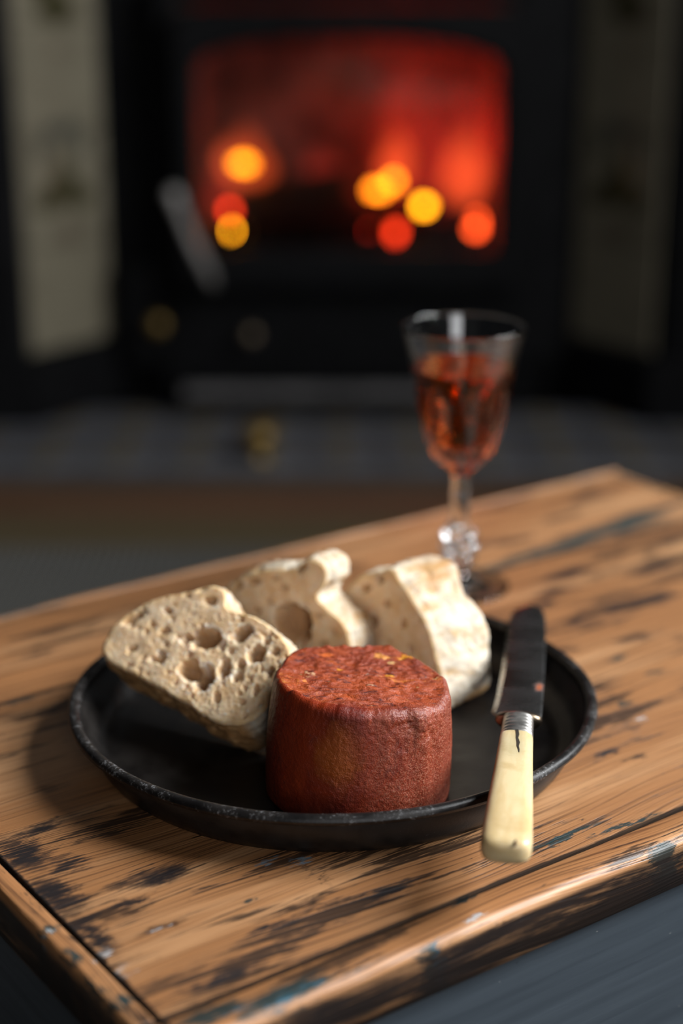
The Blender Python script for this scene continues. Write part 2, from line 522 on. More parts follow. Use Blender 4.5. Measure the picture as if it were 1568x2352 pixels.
M_IRON = plain('black_cast_iron', (0.0028, 0.0028, 0.0031), 0.65, 0.0, 30, 0.3, 0.3, 0.002, 0.06)
M_STOVE = plain('black_stove_paint', (0.0026, 0.0026, 0.0029), 0.65, 0.0, 30, 0.3, 0.2, 0.002, 0.06)
M_STEEL = plain('grey_steel_lever', (0.17, 0.16, 0.15), 0.5, 0.3, 60, 0.2, 0.1, 0.001)
M_BRASS = plain('dull_brass', (0.15, 0.095, 0.025), 0.5, 0.7, 60, 0.3, 0.1, 0.001)
M_LIT_LIP = plain('pale_lit_lip', (0.05, 0.047, 0.047), 0.8, 0.0, 50, 0.5, 0.3, 0.002)
M_FIREBRICK = plain('sooty_firebrick', (0.13, 0.085, 0.07), 0.95, 0.0, 26, 0.4, 0.5, 0.004)
M_LOG = plain('charred_log', (0.012, 0.008, 0.006), 0.95, 0.0, 60, 0.6, 0.8, 0.006)
M_WALL = plain('dark_plaster', (0.10, 0.10, 0.10), 0.85, 0.0, 20, 0.1, 0.1, 0.001)
M_FRAME = plain('white_window_paint', (0.7, 0.7, 0.68), 0.4, 0.0, 20, 0.05, 0.05, 0.0005)


# ================================================================== the room
def structure(name, bm, mat, smooth=False):
    o = obj(name, bm, mat, None, smooth)
    o['kind'] = 'structure'
    return o


def floor_board_material():
    k = NT('dark_floorboard')
    o = k.co()
    r = k.n('ObjectInfo').outputs['Random']
    n = k.noise(k.sc(o, (2.5, 45, 45)), 1.0, 4, 0.6)
    c = k.mix(k.mr(n, 0.3, 0.7), (0.046, 0.022, 0.010), (0.085, 0.042, 0.020))
    c = k.mix(k.m2('MULTIPLY', r, 0.35), c, (0.05, 0.026, 0.013))
    return k.done(k.bsdf(color=c, rough=0.5, normal=k.bump(n, 0.25, 0.001)))


M_BOARD = floor_board_material()
M_SUB = plain('dark_subfloor', (0.03, 0.025, 0.02), 0.9)
floor = structure('floor', box_bm(-2.0, 1.4, -2.25, 2.9, -0.08, -0.022), M_SUB)
for i in range(14):
    y0 = 0.62 + i * 0.104
    obj('floorboard', box_bm(-1.9, 1.39, y0, y0 + 0.1015, -0.022, 0.0, 0.0015, 1), M_BOARD, floor, False)

bm = box_bm(-2.0, -0.575, 2.42, 2.9, 0, 2.4)
box_bm(0.575, 1.40, 2.42, 2.9, 0, 2.4, 0, 1, bm)
box_bm(-0.575, 0.575, 2.42, 2.9, 1.15, 2.4, 0, 1, bm)
structure('wall_back', bm, M_WALL)

hy, hz = WIN['wy'] / 2, WIN['wz'] / 2
X0, X1 = WIN['x'] - 0.05, WIN['x'] + 0.06
bm = box_bm(X0, X1, -2.25, WIN['y'] - hy, 0, 2.4)
box_bm(X0, X1, WIN['y'] + hy, 2.42, 0, 2.4, 0, 1, bm)
box_bm(X0, X1, WIN['y'] - hy, WIN['y'] + hy, 0, WIN['z'] - hz, 0, 1, bm)
box_bm(X0, X1, WIN['y'] - hy, WIN['y'] + hy, WIN['z'] + hz, 2.4, 0, 1, bm)
structure('wall_right', bm, M_WALL)
win = empty('window_1', (WIN['x'], WIN['y'], WIN['z']))
win['kind'] = 'structure'
for a in (-1, 1):
    obj('window_frame', box_bm(-0.02, 0.02, a * hy - 0.02, a * hy + 0.02, -hz, hz, 0.003, 1), M_FRAME, win, False)
    obj('window_frame', box_bm(-0.02, 0.02, -hy, hy, a * hz - 0.02, a * hz + 0.02, 0.003, 1), M_FRAME, win, False)
obj('glazing_bar', box_bm(-0.018, 0.018, -hy, hy, -0.02, 0.02, 0.003, 1), M_FRAME, win, False)
obj('glazing_bar', box_bm(-0.018, 0.018, -0.012, 0.012, -hz, hz, 0.003, 1), M_FRAME, win, False)


hx, hz = WIN2['wx'] / 2, WIN2['wz'] / 2
Y0, Y1 = WIN2['y'] - 0.06, WIN2['y'] + 0.05
bm = box_bm(-2.0, WIN2['x'] - hx, Y0, Y1, 0, 2.4)
box_bm(WIN2['x'] + hx, 1.4, Y0, Y1, 0, 2.4, 0, 1, bm)
box_bm(WIN2['x'] - hx, WIN2['x'] + hx, Y0, Y1, 0, WIN2['z'] - hz, 0, 1, bm)
box_bm(WIN2['x'] - hx, WIN2['x'] + hx, Y0, Y1, WIN2['z'] + hz, 2.4, 0, 1, bm)
structure('wall_front', bm, M_WALL)
win = empty('window_2', (WIN2['x'], WIN2['y'], WIN2['z']))
win['kind'] = 'structure'
for a in (-1, 1):
    obj('window_frame', box_bm(a * hx - 0.02, a * hx + 0.02, -0.02, 0.02, -hz, hz, 0.003, 1), M_FRAME, win, False)
    obj('window_frame', box_bm(-hx, hx, -0.02, 0.02, a * hz - 0.02, a * hz + 0.02, 0.003, 1), M_FRAME, win, False)
obj('glazing_bar', box_bm(-hx, hx, -0.018, 0.018, -0.02, 0.02, 0.003, 1), M_FRAME, win, False)
obj('glazing_bar', box_bm(-0.012, 0.012, -0.018, 0.018, -hz, hz, 0.003, 1), M_FRAME, win, False)


# ---- hearth of patterned tiles
def hearth_tile_material():
    k = NT('patterned_hearth_tile')
    o = k.co()
    r = k.n('ObjectInfo').outputs['Random']
    n = k.noise(o, 12, 4)
    c = k.mix(k.mr(n, 0.3, 0.7), (0.042, 0.043, 0.050), (0.078, 0.080, 0.092))
    sep = k.n('SeparateXYZ', {0: o}).outputs
    rad = k.n('VectorMath', {0: k.n('VectorMath', {0: o, 1: (1, 1, 0)}, operation='MULTIPLY').outputs[0]}, operation='LENGTH').outputs['Value']
    ang = k.m2('ARCTAN2', sep[1], sep[0])
    pet = k.m2('MULTIPLY', k.m2('COSINE', k.m2('MULTIPLY', ang, 4.0)), 0.016)
    edge = k.m2('ADD', pet, 0.030)
    mk = k.mr(k.m2('SUBTRACT', edge, rad), -0.002, 0.002)
    c = k.mix(k.m2('MULTIPLY', mk, 0.8), c, (0.085, 0.070, 0.030))
    c = k.mix(k.mr(rad, 0.014, 0.010), c, (0.05, 0.03, 0.02))
    c = k.mix(k.m2('MULTIPLY', r, 0.3), c, (0.03, 0.03, 0.035))
    return k.done(k.bsdf(color=c, rough=0.42, normal=k.bump(n, 0.1, 0.001)))


M_HTILE = hearth_tile_material()
hearth = structure('trim_1', box_bm(-0.86, 0.86, 2.075, 2.42, -0.02, 0.012), M_SUB)
T = 0.1
proto = None
for iy in range(3):
    for ix in range(17):
        x, y = -0.80 + ix * T, 2.13 + iy * T
        if proto is None:
            proto = obj('hearth_tile', box_bm(-T / 2 + .001, T / 2 - .001, -T / 2 + .001, T / 2 - .001, 0.012, 0.022, 0.0015, 1), M_HTILE, hearth, False)
            o = proto
        else:
            o = proto.copy()
            COL.objects.link(o)
        o.location = (x, y, 0)


# ---- ribbed grey rug with an olive border
def rug_material(name, a, b):
    k = NT(name)
    n = k.noise(k.co(), 300, 4)
    return k.done(k.bsdf(color=k.mix(n, a, b), rough=0.95, normal=k.bump(n, 0.5, 0.002), spec=0.1))


M_RUG = rug_material('grey_wool', (0.045, 0.045, 0.041), (0.072, 0.071, 0.064))
M_BORDER = rug_material('olive_wool', (0.048, 0.036, 0.018), (0.066, 0.050, 0.027))
rows = []
NX = 1600
for y in (0.62, 0.9, 1.2, 1.5, 1.795):
    rows.append([(-0.85 + 1.55 * i / NX, y, 0.009 + 0.004 * abs(math.sin(PI * 1.55 * i / NX / 0.0105))) for i in range(NX + 1)])
rug = obj('ribbed_rug', grid_mesh('ribbed_rug', rows, False), M_RUG)
tag(rug, 'grey ribbed rug with olive border lying on the dark floorboards behind the chest', 'rug')
obj('border', box_bm(-0.85, 0.70, 1.795, 1.90, 0.001, 0.013, 0.003, 2), M_BORDER, rug, False)
obj('backing', box_bm(-0.85, 0.70, 0.62, 1.795, 0.001, 0.007), M_BORDER, rug, False)


# ================================================================== fireplace
fp = tag(empty('fireplace', (0, 2.42, 0)), 'black cast iron fireplace surround with cream flower tiles on splayed cheeks', 'fireplace')


def part_prism(name, pts, z0, z1, mat, parent, off=(0, 2.42, 0), bev=0.003):
    b = bmesh.new()
    vs_ = [b.verts.new((x - off[0], y - off[1], z0 - off[2])) for x, y in pts]
    f = b.faces.new(vs_)
    r = bmesh.ops.extrude_face_region(b, geom=[f])
    for e in r['geom']:
        if isinstance(e, bmesh.types.BMVert):
            e.co.z += z1 - z0
    bmesh.ops.recalc_face_normals(b, faces=b.faces[:])
    if bev:
        bmesh.ops.bevel(b, geom=b.edges[:], offset=bev, segments=2, affect='EDGES', profile=0.5)
    return obj(name, b, mat, parent, False)


# splayed cheek: outer front corner (xo, yo) to inner back corner (xi, yi)
XO, YO, XI, YI = 0.452, 2.316, 0.353, 2.446
for s in (-1, 1):
    part_prism('jamb', [(s * XO, YO), (s * 0.478, 2.292), (s * 0.50, 2.300), (s * 0.53, 2.290), (s * 0.58, 2.300), (s * 0.58, 2.41), (s * XO, 2.41)],
               0.022, 1.05, M_IRON, fp)
    part_prism('plinth', [(s * 0.585, 2.275), (s * 0.585, 2.40), (s * 0.34, 2.47), (s * 0.335, 2.43), (s * 0.44, 2.285)], 0.022, 0.118, M_IRON, fp, bev=0.004)
    part_prism('cheek_frame', [(s * (XO + .004), YO + .012), (s * (XO + .02), YO + .03), (s * (XI + .02), YI + .04), (s * (XI + .003), YI + .014)], 0.118, 1.05, M_IRON, fp)
part_prism('lintel', [(-0.58, 2.29), (0.58, 2.29), (0.58, 2.41), (-0.58, 2.41)], 1.05, 1.2, M_IRON, fp)
bm = box_bm(-0.37, -0.264, 0.04, 0.06, 0.022, 1.05)
box_bm(0.280, 0.37, 0.04, 0.06, 0.022, 1.05, 0, 1, bm)
box_bm(-0.264, 0.280, 0.04, 0.06, 0.622, 1.05, 0, 1, bm)
obj('back_plate', bm, M_IRON, fp, False)


def cheek_tile_material():
    k = NT('cream_flower_tile')
    o = k.co()                     # tile-local: x across, z up the whole cheek
    n = k.noise(o, 25, 4)
    c = k.mix(k.mr(n, 0.3, 0.7), (0.100, 0.088, 0.062), (0.126, 0.112, 0.080))
    sep = k.n('SeparateXYZ', {0: o}).outputs
    wv = k.n('VectorMath', {0: k.noise(o, 45, 4, 0.6, 0, 'Color'), 1: (0.5, 0.5, 0.5)}, operation='SUBTRACT').outputs[0]
    wp = k.n('VectorMath', {0: o, 1: k.n('VectorMath', {0: wv, 1: (0.03, 0, 0.03)}, operation='MULTIPLY').outputs[0]}, operation='ADD').outputs[0]

    def blob(x, z, rx, rz):
        d = k.n('VectorMath', {0: k.n('VectorMath', {0: wp, 1: (x, 0, z)}, operation='SUBTRACT').outputs[0], 1: (1 / rx, 0, 1 / rz)}, operation='MULTIPLY').outputs[0]
        return k.mr(k.n('VectorMath', {0: d}, operation='LENGTH').outputs['Value'], 1.0, 0.6)

    def many(lst):
        acc = None
        for b in lst:
            f = blob(*b)
            acc = f if acc is None else k.m2('MAXIMUM', acc, f)
        return acc
    green = many([(0, 0.345, .052, .024), (-.03, 0.335, .03, .022), (.03, 0.335, .03, .022), (0, 0.375, .018, .03),
                  (0, 0.60, .045, .03), (-.02, 0.63, .03, .03), (0, 0.86, .05, .03)])
    grey = many([(0, 0.432, .04, .016), (-.038, 0.41, .016, .02), (.038, 0.41, .016, .02), (0, 0.68, .04, .016)])
    brown = many([(0, 0.285, .022, .018), (0, 0.54, .02, .012)])
    c = k.mix(k.m2('MULTIPLY', grey, 0.8), c, (0.026, 0.029, 0.025))
    c = k.mix(k.m2('MULTIPLY', green, 0.9), c, (0.019, 0.017, 0.005))
    c = k.mix(k.m2('MULTIPLY', brown, 0.6), c, (0.050, 0.034, 0.024))
    return k.done(k.bsdf(color=c, rough=0.25, normal=k.bump(n, 0.05, 0.001)))


M_CTILE = cheek_tile_material()
for s in (-1, 1):
    a, b = Vector((s * XO, YO, 0)), Vector((s * XI, YI, 0))
    mid = (a + b) / 2
    wdt = (b - a).length
    ang = math.atan2((b - a).y * 1.0, (b - a).x)
    for i in range(6):
        z0 = 0.120 + i * 0.154
        t = obj('tile', box_bm(-wdt / 2, wdt / 2, -0.004, 0.004, z0, z0 + 0.1525, 0.0015, 1), M_CTILE, fp, False)
        t.location = (mid.x, mid.y - 2.42 + 0.004, 0)
        t.rotation_euler = (0, 0, ang if s < 0 else ang - PI)

# ---- stove in the opening
SY = 2.385
st = tag(empty('wood_stove', (0, SY, 0.022)), 'black wood burning stove with an arched glass door, fire alight inside', 'stove')


def sb(name, x0, x1, y0, y1, z0, z1, mat, bev=0.003, parent=None):
    return obj(name, box_bm(x0, x1, y0 - SY, y1 - SY, z0 - 0.022, z1 - 0.022, bev, 2), mat, parent or st, False)


bm = box_bm(-0.262, -0.232, 0.012, 0.40, 0.0, 0.62, 0.003)
box_bm(0.248, 0.278, 0.012, 0.40, 0.0, 0.62, 0.003, 2, bm)
box_bm(-0.232, 0.248, 0.012, 0.40, 0.585, 0.62, 0.003, 2, bm)
box_bm(-0.232, 0.248, 0.012, 0.40, 0.0, 0.215, 0.003, 2, bm)
box_bm(-0.262, 0.278, 0.40, 0.42, 0.0, 0.62, 0.003, 2, bm)
obj('stove_body', bm, M_STOVE, st, False)
# door frame with arched opening
CXW, HW, ZB, ZS, ZT = 0.0085, 0.2145, 0.262, 0.515, 0.560
inner = []
for t in range(9):
    inner.append((CXW - HW + 2 * HW * t / 8, ZB))
for t in range(1, 8):
    inner.append((CXW + HW, ZB + (ZS - ZB) * t / 8))
for t in range(17):
    a = PI * t / 16
    inner.append((CXW + HW * math.cos(a) , ZS + (ZT - ZS) * math.sin(a) ** 0.8))
for t in range(1, 8):
    inner.append((CXW - HW, ZS - (ZS - ZB) * t / 8))
outer = []
for (x, z) in inner:
    dx, dz = (x - CXW) / HW, (z - 0.41) / 0.15
    m_ = max(abs(dx), abs(dz), 1e-6)
    outer.append((CXW + dx / m_ * 0.245, 0.41 + dz / m_ * (0.19 if dz > 0 else 0.205)))
rows = []
for (yy, lst, g) in ((0.0, outer, 0), (-0.020, outer, 0), (-0.024, outer, -0.004), (-0.024, inner, 0.010), (-0.018, inner, 0.0), (0.010, inner, 0.0), (0.0, outer, 0)):
    row = []
    for (x, z) in lst:
        d = Vector((x - CXW, z - 0.41))
        q = d + d.normalized() * g
        row.append((CXW + q.x, yy, 0.41 + q.y - 0.022))
    rows.append(row)
door = obj('door', grid_mesh('door', rows, True), M_STOVE, st, False)


def pane_material():
    k = NT('sooty_door_glass')
    n = k.noise(k.co(), 9, 4)
    tr = k.n('BsdfTransparent', {'Color': k.mix(k.mr(n, 0.35, 0.7), (0.95, 0.93, 0.92), (0.72, 0.66, 0.62))}).outputs[0]
    gl = k.n('BsdfGlossy', {'Color': (1, 1, 1), 'Roughness': 0.08}).outputs[0]
    fr = k.n('Fresnel', {'IOR': 1.45}).outputs[0]
    return k.done(k.n('MixShader', {0: fr, 1: tr, 2: gl}).outputs[0])


M_PANE = pane_material()
gb = bmesh.new()
fv = [gb.verts.new((x, 0.004, z - 0.022)) for x, z in inner]
f = gb.faces.new(fv)
r = bmesh.ops.extrude_face_region(gb, geom=[f])
for e in r['geom']:
    if isinstance(e, bmesh.types.BMVert):
        e.co.y += 0.004
bmesh.ops.recalc_face_normals(gb, faces=gb.faces[:])
obj('glass_pane', gb, M_PANE, door, False)


def tube(name, pts, radii, mat, parent=None, n=14):
    P = [Vector(p) for p in pts]
    rows = []
    for i, p in enumerate(P):
        d = (P[min(i + 1, len(P) - 1)] - P[max(i - 1, 0)]).normalized()
        u = d.cross(Vector((0, 1, 0.01))).normalized()
        v = d.cross(u).normalized()
        rows.append([p + (u * math.cos(2 * PI * j / n) + v * math.sin(2 * PI * j / n)) * radii[i] for j in range(n)])
    return obj(name, grid_mesh(name, rows, True, True, True), mat, parent)


def ball_mesh(name, r, sub=3, amp=0.0, sq=(1, 1, 1), seed=0.0, f=60):
    b = bmesh.new()
    bmesh.ops.create_icosphere(b, subdivisions=sub, radius=r)
    for v in b.verts:
        q = v.co.normalized()
        k_ = 1 + amp * ns(q.x * 2 + seed, q.y * 2, q.z * 2)
        v.co = Vector((v.co.x * sq[0] * k_, v.co.y * sq[1] * k_, v.co.z * sq[2] * k_))
    return b


# lever handle in front of the door, lower left
tube('door_handle', [(-0.186, -0.05, 0.195), (-0.191, -0.058, 0.215), (-0.214, -0.062, 0.265), (-0.232, -0.062, 0.312), (-0.237, -0.062, 0.328), (-0.239, -0.062, 0.336)],
     [0.006, 0.008, 0.0075, 0.0085, 0.0115, 0.006], M_STEEL, door)
tube('handle_boss', [(-0.188, -0.022, 0.195), (-0.187, -0.046, 0.195)], [0.012, 0.009], M_STOVE, door)
for (x, z, rr) in ((-0.270, 0.132, 0.013), (-0.133, 0.117, 0.010)):
    kn = lathe('control_knob', [(0.0, -0.03), (rr * .7, -0.03), (rr, -0.024), (rr, -0.016), (rr * .5, -0.012), (rr * .5, 0.02)], 20)
    for v in kn.vertices:
        v.co = Vector((v.co.x + x, v.co.z - 0.004, v.co.y + z))
    ko = obj('control_knob', kn, M_BRASS if rr > 0.011 else plain('dark_brass', (0.12, 0.09, 0.06), 0.5, 0.6), st)
    if rr > 0.011:
        ko['label'] = 'dull brass knob'
# lower apron of the stove carrying the knobs, and the ledge under the door
sb('apron', -0.330, 0.330, 2.405, 2.43, 0.085, 0.235, M_STOVE)
sb('ash_ledge', -0.232, 0.232, 2.315, 2.42, 0.058, 0.068, M_STOVE)
sb('ledge_lip', -0.232, 0.232, 2.309, 2.3145, 0.056, 0.074, M_LIT_LIP, 0.002)  # paler grey than the stove: light on the ledge's front edge painted in
sb('ash_door', -0.20, 0.20, 2.398, 2.41, 0.024, 0.056, M_STOVE)
# firebricks lining the firebox
for i in range(4):
    for j in range(3):
        sb('firebrick', -0.228 + i * 0.119, -0.228 + i * 0.119 + 0.116, 2.75, 2.784, 0.240 + j * 0.122, 0.240 + j * 0.122 + 0.119, M_FIREBRICK, 0.002)
for s, xa, xb in ((-1, -0.231, -0.212), (1, 0.228, 0.247)):
    for i in range(3):
        for j in range(3):
            sb('firebrick', xa, xb, 2.415 + i * 0.111, 2.415 + i * 0.111 + 0.109, 0.240 + j * 0.122, 0.240 + j * 0.122 + 0.119, M_FIREBRICK, 0.002)
# fuel bars at the bottom of the fire
for i in range(11):
    x = -0.17 + i * 0.034
    obj('grate_bar', box_bm(x - .005, x + .005, 0.036, 0.050, 0.214, 0.268, 0.002, 1), M_STOVE, st, False)
obj('grate_rail', box_bm(-0.19, 0.20, 0.034, 0.052, 0.268, 0.277, 0.002, 1), M_STOVE, st, False)


# logs, embers, flames
def log(name, label, a, b, r0, seed):
    a, b = Vector(a), Vector(b)
    d = (b - a)
    u = d.cross(Vector((0, 0, 1))).normalized()
    v = d.cross(u).normalized()
    rows = []
    for i in range(25):
        t = i / 24
        rr0 = r0 * (0.6 if i in (0, 24) else 1)
        rows.append([d * t + (u * math.cos(2 * PI * j / 28) + v * math.sin(2 * PI * j / 28)) * rr0 *
                     (1 + 0.22 * ns(j * .5 + seed, t * 7, 1)) for j in range(28)])
    o = obj(name, grid_mesh(name, rows, True, True, True), M_LOG)
    o.location = a
    return tag(o, label, 'log', 'burning logs in the stove')


log('log', 'charred log lying across the back of the firebox', (-0.185, 2.68, 0.268), (0.205, 2.69, 0.268), 0.030, 1)
log('log', 'charred log lying across the front behind the fuel bars', (-0.15, 2.49, 0.265), (0.12, 2.51, 0.262), 0.026, 2)
log('log', 'charred log leaning across the left side of the fire', (-0.17, 2.59, 0.30), (0.06, 2.60, 0.335), 0.027, 3)
log('log', 'short charred log lying at the right of the fire', (0.03, 2.575, 0.262), (0.20, 2.58, 0.265), 0.023, 4)


def glow(name, color, strength, soft=0.0):
    k = NT(name)
    if soft:
        z = k.n('SeparateXYZ', {0: k.co('Generated')}).outputs[2]
        lw = k.n('LayerWeight', {'Blend': 0.5}).outputs['Facing']
        a = k.m2('MULTIPLY', k.mr(lw, 0.95, 0.15), k.mr(z, 1.0, 0.25, 0.0, 1.0))
        em = k.n('Emission', {'Color': color, 'Strength': k.m2('MULTIPLY', a, strength)}).outputs[0]
        return k.done(k.n('AddShader', {0: em, 1: k.n('BsdfTransparent').outputs[0]}).outputs[0])
    n = k.noise(k.co(), 60, 3)
    return k.done(k.n('Emission', {'Color': color, 'Strength': k.mr(n, 0.3, 0.6, strength * 0.75, strength)}).outputs[0])


G_YEL = glow('yellow_hot_ember', (1.0, 0.40, 0.008), 26)
G_ORA = glow('orange_hot_ember', (1.0, 0.26, 0.008), 15)
G_RED = glow('red_hot_ember', (1.0, 0.05, 0.012), 9)
F_ORA = glow('orange_flame', (1.0, 0.12, 0.025), 0.42, 1.0)
F_RED = glow('red_flame', (1.0, 0.045, 0.022), 0.12, 1.0)


def ember(label, x, y, z, r, mat, sq=(1, 1, 1)):
    o = obj('ember', ball_mesh('ember', r, 2, 0.5, sq, x * 30), mat)
    o.location = (x, y, z)
    return tag(o, label, 'ember', 'glowing embers in the stove')


ember('yellow ember glowing at the bottom left corner of the fire', -0.170, 2.47, 0.276, 0.0085, G_YEL)
ember('red ember just above the bottom left yellow ember', -0.170, 2.50, 0.302, 0.007, G_RED)
ember('round yellow ember glowing on the right of the fire', 0.126, 2.52, 0.305, 0.0085, G_YEL)
ember('wide orange ember on top of the logs right of centre', 0.055, 2.545, 0.326, 0.0095, G_ORA, (1.5, 1, .8))
ember('small orange ember above the wide orange ember right of centre', 0.080, 2.56, 0.337, 0.008, G_ORA)
ember('red ember at the foot of the fire right of centre, between fuel bars', 0.080, 2.45, 0.276, 0.010, G_RED)
ember('dim red ember left of the one between the fuel bars', 0.036, 2.45, 0.279, 0.007, glow('dim_red_ember', (1.0, 0.03, 0.012), 3))
ember('red orange ember in the bottom right corner of the fire', 0.203, 2.47, 0.284, 0.009, glow('red_orange_ember', (1.0, 0.09, 0.015), 13), (1, 1, 1.5))
ember('orange ember high on the left of the fire', -0.150, 2.55, 0.366, 0.011, glow('amber_ember', (1.0, 0.30, 0.006), 11), (1.3, 1, .8))


def flame(x, y, z, wd, h, mat, seed, parent):
    rows = []
    for i in range(17):
        t = i / 16
        rr = wd * math.sin(PI * min(1, (t * 0.92 + 0.08)) ** 0.7) * (1 - 0.35 * t) + 0.0005
        ox = 0.25 * wd * ns(t * 3 + seed, 0, 0)
        rows.append([(x + ox + rr * math.cos(2 * PI * j / 24), y + 0.7 * rr * math.sin(2 * PI * j / 24), z + h * t) for j in range(24)])
    return obj('flame', grid_mesh('flame', rows, True), mat, parent)


fire = tag(empty('fire', (0, 2.6, 0.27)), 'red and orange flames burning behind the stove glass', 'fire')
for args in ((0.190, -0.04, 0.03, 0.040, 0.15, F_ORA, 1), (0.185, 0.02, 0.02, 0.045, 0.24, F_RED, 2), (-0.150, -0.03, 0.06, 0.050, 0.11, F_ORA, 3),
             (0.085, 0.0, 0.06, 0.030, 0.10, F_ORA, 4), (0.055, -0.03, 0.03, 0.055, 0.10, F_RED, 5), (-0.185, -0.02, 0.0, 0.03, 0.13, F_RED, 6),
             (-0.03, 0.03, 0.05, 0.035, 0.08, F_RED, 7), (0.11, 0.08, 0.03, 0.07, 0.25, F_RED, 8)):
    flame(*args, fire)


def fire_lamp(x, y, z, e, c, r=0.03):
    l = bpy.data.lights.new('fire_light', 'POINT')
    l.energy = e
    l.color = c
    l.shadow_soft_size = r
    o = bpy.data.objects.new('fire_light', l)
    COL.objects.link(o)
    o.location = (x, y, z)
    return o


fire_lamp(0.16, 2.60, 0.40, 1.5, (1.0, 0.036, 0.018))
fire_lamp(0.02, 2.60, 0.42, 0.08, (1.0, 0.05, 0.03))
fire_lamp(-0.14, 2.58, 0.42, 0.10, (1.0, 0.09, 0.05))

# brass ornament standing on the hearth
orn = lathe('brass_ornament', [(0.0, 0.0), (0.018, 0.0), (0.018, 0.006), (0.008, 0.012), (0.008, 0.018), (0.020, 0.028), (0.026, 0.042), (0.022, 0.056), (0.010, 0.064), (0.0, 0.066)], 28)
o = obj('brass_ornament', orn, M_BRASS)
o.location = (-0.112, 2.12, 0.022)
o.scale = (1.0, 1.0, 0.75)
tag(o, 'small dull brass ornament standing on the patterned hearth tiles', 'ornament')

# ================================================================== chest
AL = math.radians(35.5)
d1 = Vector((math.cos(AL), math.sin(AL), 0))
d2 = Vector((-math.sin(AL), math.cos(AL), 0))
CP = d1 * 0.4465 + d2 * 0.5265
chest = tag(empty('wooden_chest', CP, AL), 'low chest with worn stained pine lid and blue grey painted sides', 'chest')
LX, LY, TH = 0.2585, 0.1730, 0.0215


def board(name, x0, x1, y0, y1, mat, bev=0.0012, gap=0.0):
    return obj(name, box_bm(x0 + gap, x1 - gap, y0 + gap, y1 - gap, TOP - TH, TOP, bev, 3), mat, chest)


board('lid_board', -0.2494, 0.2494, -0.1570, 0.0751, M_WOOD, 0.0007)
board('lid_board', -0.2494, 0.2494, 0.0757, 0.1640, M_WOOD, 0.0007)


def edge_strip(name, length, width, mat, rad, place, seed):
    """a moulding with a rounded, worn outer top edge: profile in (across, z), swept along its length"""
    prof = [(0.0006, -0.0008), (0.0, -TH), (width - 0.003, -TH), (width, -TH + 0.002)]
    for i in range(9):
        a = (PI / 2) * i / 8
        prof.append((width - rad + rad * math.cos(a), -rad + rad * math.sin(a)))
    prof.append((0.0014, 0.0))
    rows = []
    N = 160
    for i in range(N + 1):
        t = length * i / N
        row = []
        for k_, (q, z) in enumerate(prof):
            wr = 0.0
            if 3 < k_ < 14:
                wr = 0.0005 * ns(t * 22 + seed, q * 90, 0.3) + 0.00018 * ns(t * 160, seed, k_ * .3)
            row.append(place(t, q + wr, TOP + z + wr))
        rows.append(row)
    return obj(name, grid_mesh(name, rows, True, True, True), mat, chest)


edge_strip('edge_moulding', 2 * LX, LY - 0.1575, M_EDGE, 0.0042, lambda t, q, z: (LX - t, -0.1575 - q, z), 3)
edge_strip('edge_moulding', 2 * LX, 0.1715 - 0.1645, M_WOOD, 0.0045, lambda t, q, z: (-LX + t, 0.1645 + q, z), 8)
edge_strip('edge_moulding', 0.1568 + 0.1640, LX - 0.2500, M_WOOD_END, 0.0022, lambda t, q, z: (-0.2500 - q, -0.1568 + t, z), 5)
edge_strip('edge_moulding', 0.1568 + 0.1640, LX - 0.2500, M_WOOD_END, 0.0045, lambda t, q, z: (0.2500 + q, 0.1640 - t, z), 9)
ZL = TOP - TH - 0.0005
obj('front_panel', box_bm(-0.2545, 0.2545, -0.1685, -0.1565, 0.0134, ZL, 0.001, 1), M_PANEL, chest, False)
obj('back_panel', box_bm(-0.2545, 0.2545, 0.1565, 0.1685, 0.0134, ZL, 0.001, 1), M_PANEL, chest, False)
for s in (-1, 1):
    obj('end_panel', box_bm(s * 0.2545 if s < 0 else 0.2425, -0.2425 if s < 0 else 0.2545, -0.1560, 0.1560, 0.0134, ZL, 0.001, 1), M_PANEL, chest, False)

# ================================================================== plate
PX, PY = -0.0035, 0.6036
plate = tag(empty('round_tin_plate', (PX, PY, TOP)), 'round blackened tin plate with rolled rim standing on the pine lid', 'plate')


def warp(r, z, a):
    return r * (1 + 0.006 * math.sin(2 * a + 0.7) * r / 0.1 + 0.003 * math.sin(3 * a + 2) + 0.0012 * math.sin(9 * a))


obj('dish', lathe('dish', [(0.0, 0.0003), (0.090, 0.0003), (0.0935, 0.0012), (0.0955, 0.0040), (0.1030, 0.0186), (0.1022, 0.0194),
                           (0.0935, 0.0050), (0.0910, 0.0026), (0.0870, 0.0021), (0.05, 0.0019), (0.0, 0.0019)], 192, warp), M_TIN, plate)
rim = []
for i in range(13):
    a = 2 * PI * i / 12
    rim.append((0.1034 + 0.0024 * math.cos(a), 0.0196 + 0.0021 * math.sin(a)))
obj('rolled_rim', lathe('rolled_rim', rim, 192, warp), M_RIM, plate)

# ================================================================== spreadable sausage chunk
SZ = TOP + 0.0021
ch = tag(empty('sausage_chunk', (0.0072, 0.5570, SZ)), 'thick cylindrical chunk of brick red chilli pork sausage on the plate', 'sausage')
NA = 420


TOPR = [(0, 31.5), (20, 29), (40, 27.3), (58, 29.2), (72, 30.8), (90, 27.6), (115, 28.4), (134, 32.0), (142, 32.4), (154, 30.6), (166, 30.2), (184, 31.4), (196, 31.2), (209, 30.5),
        (225, 29.5), (250, 28.2), (277, 28.0), (298, 29.8), (314, 32.2), (328, 33.4), (342, 33.0), (360, 31.5)]


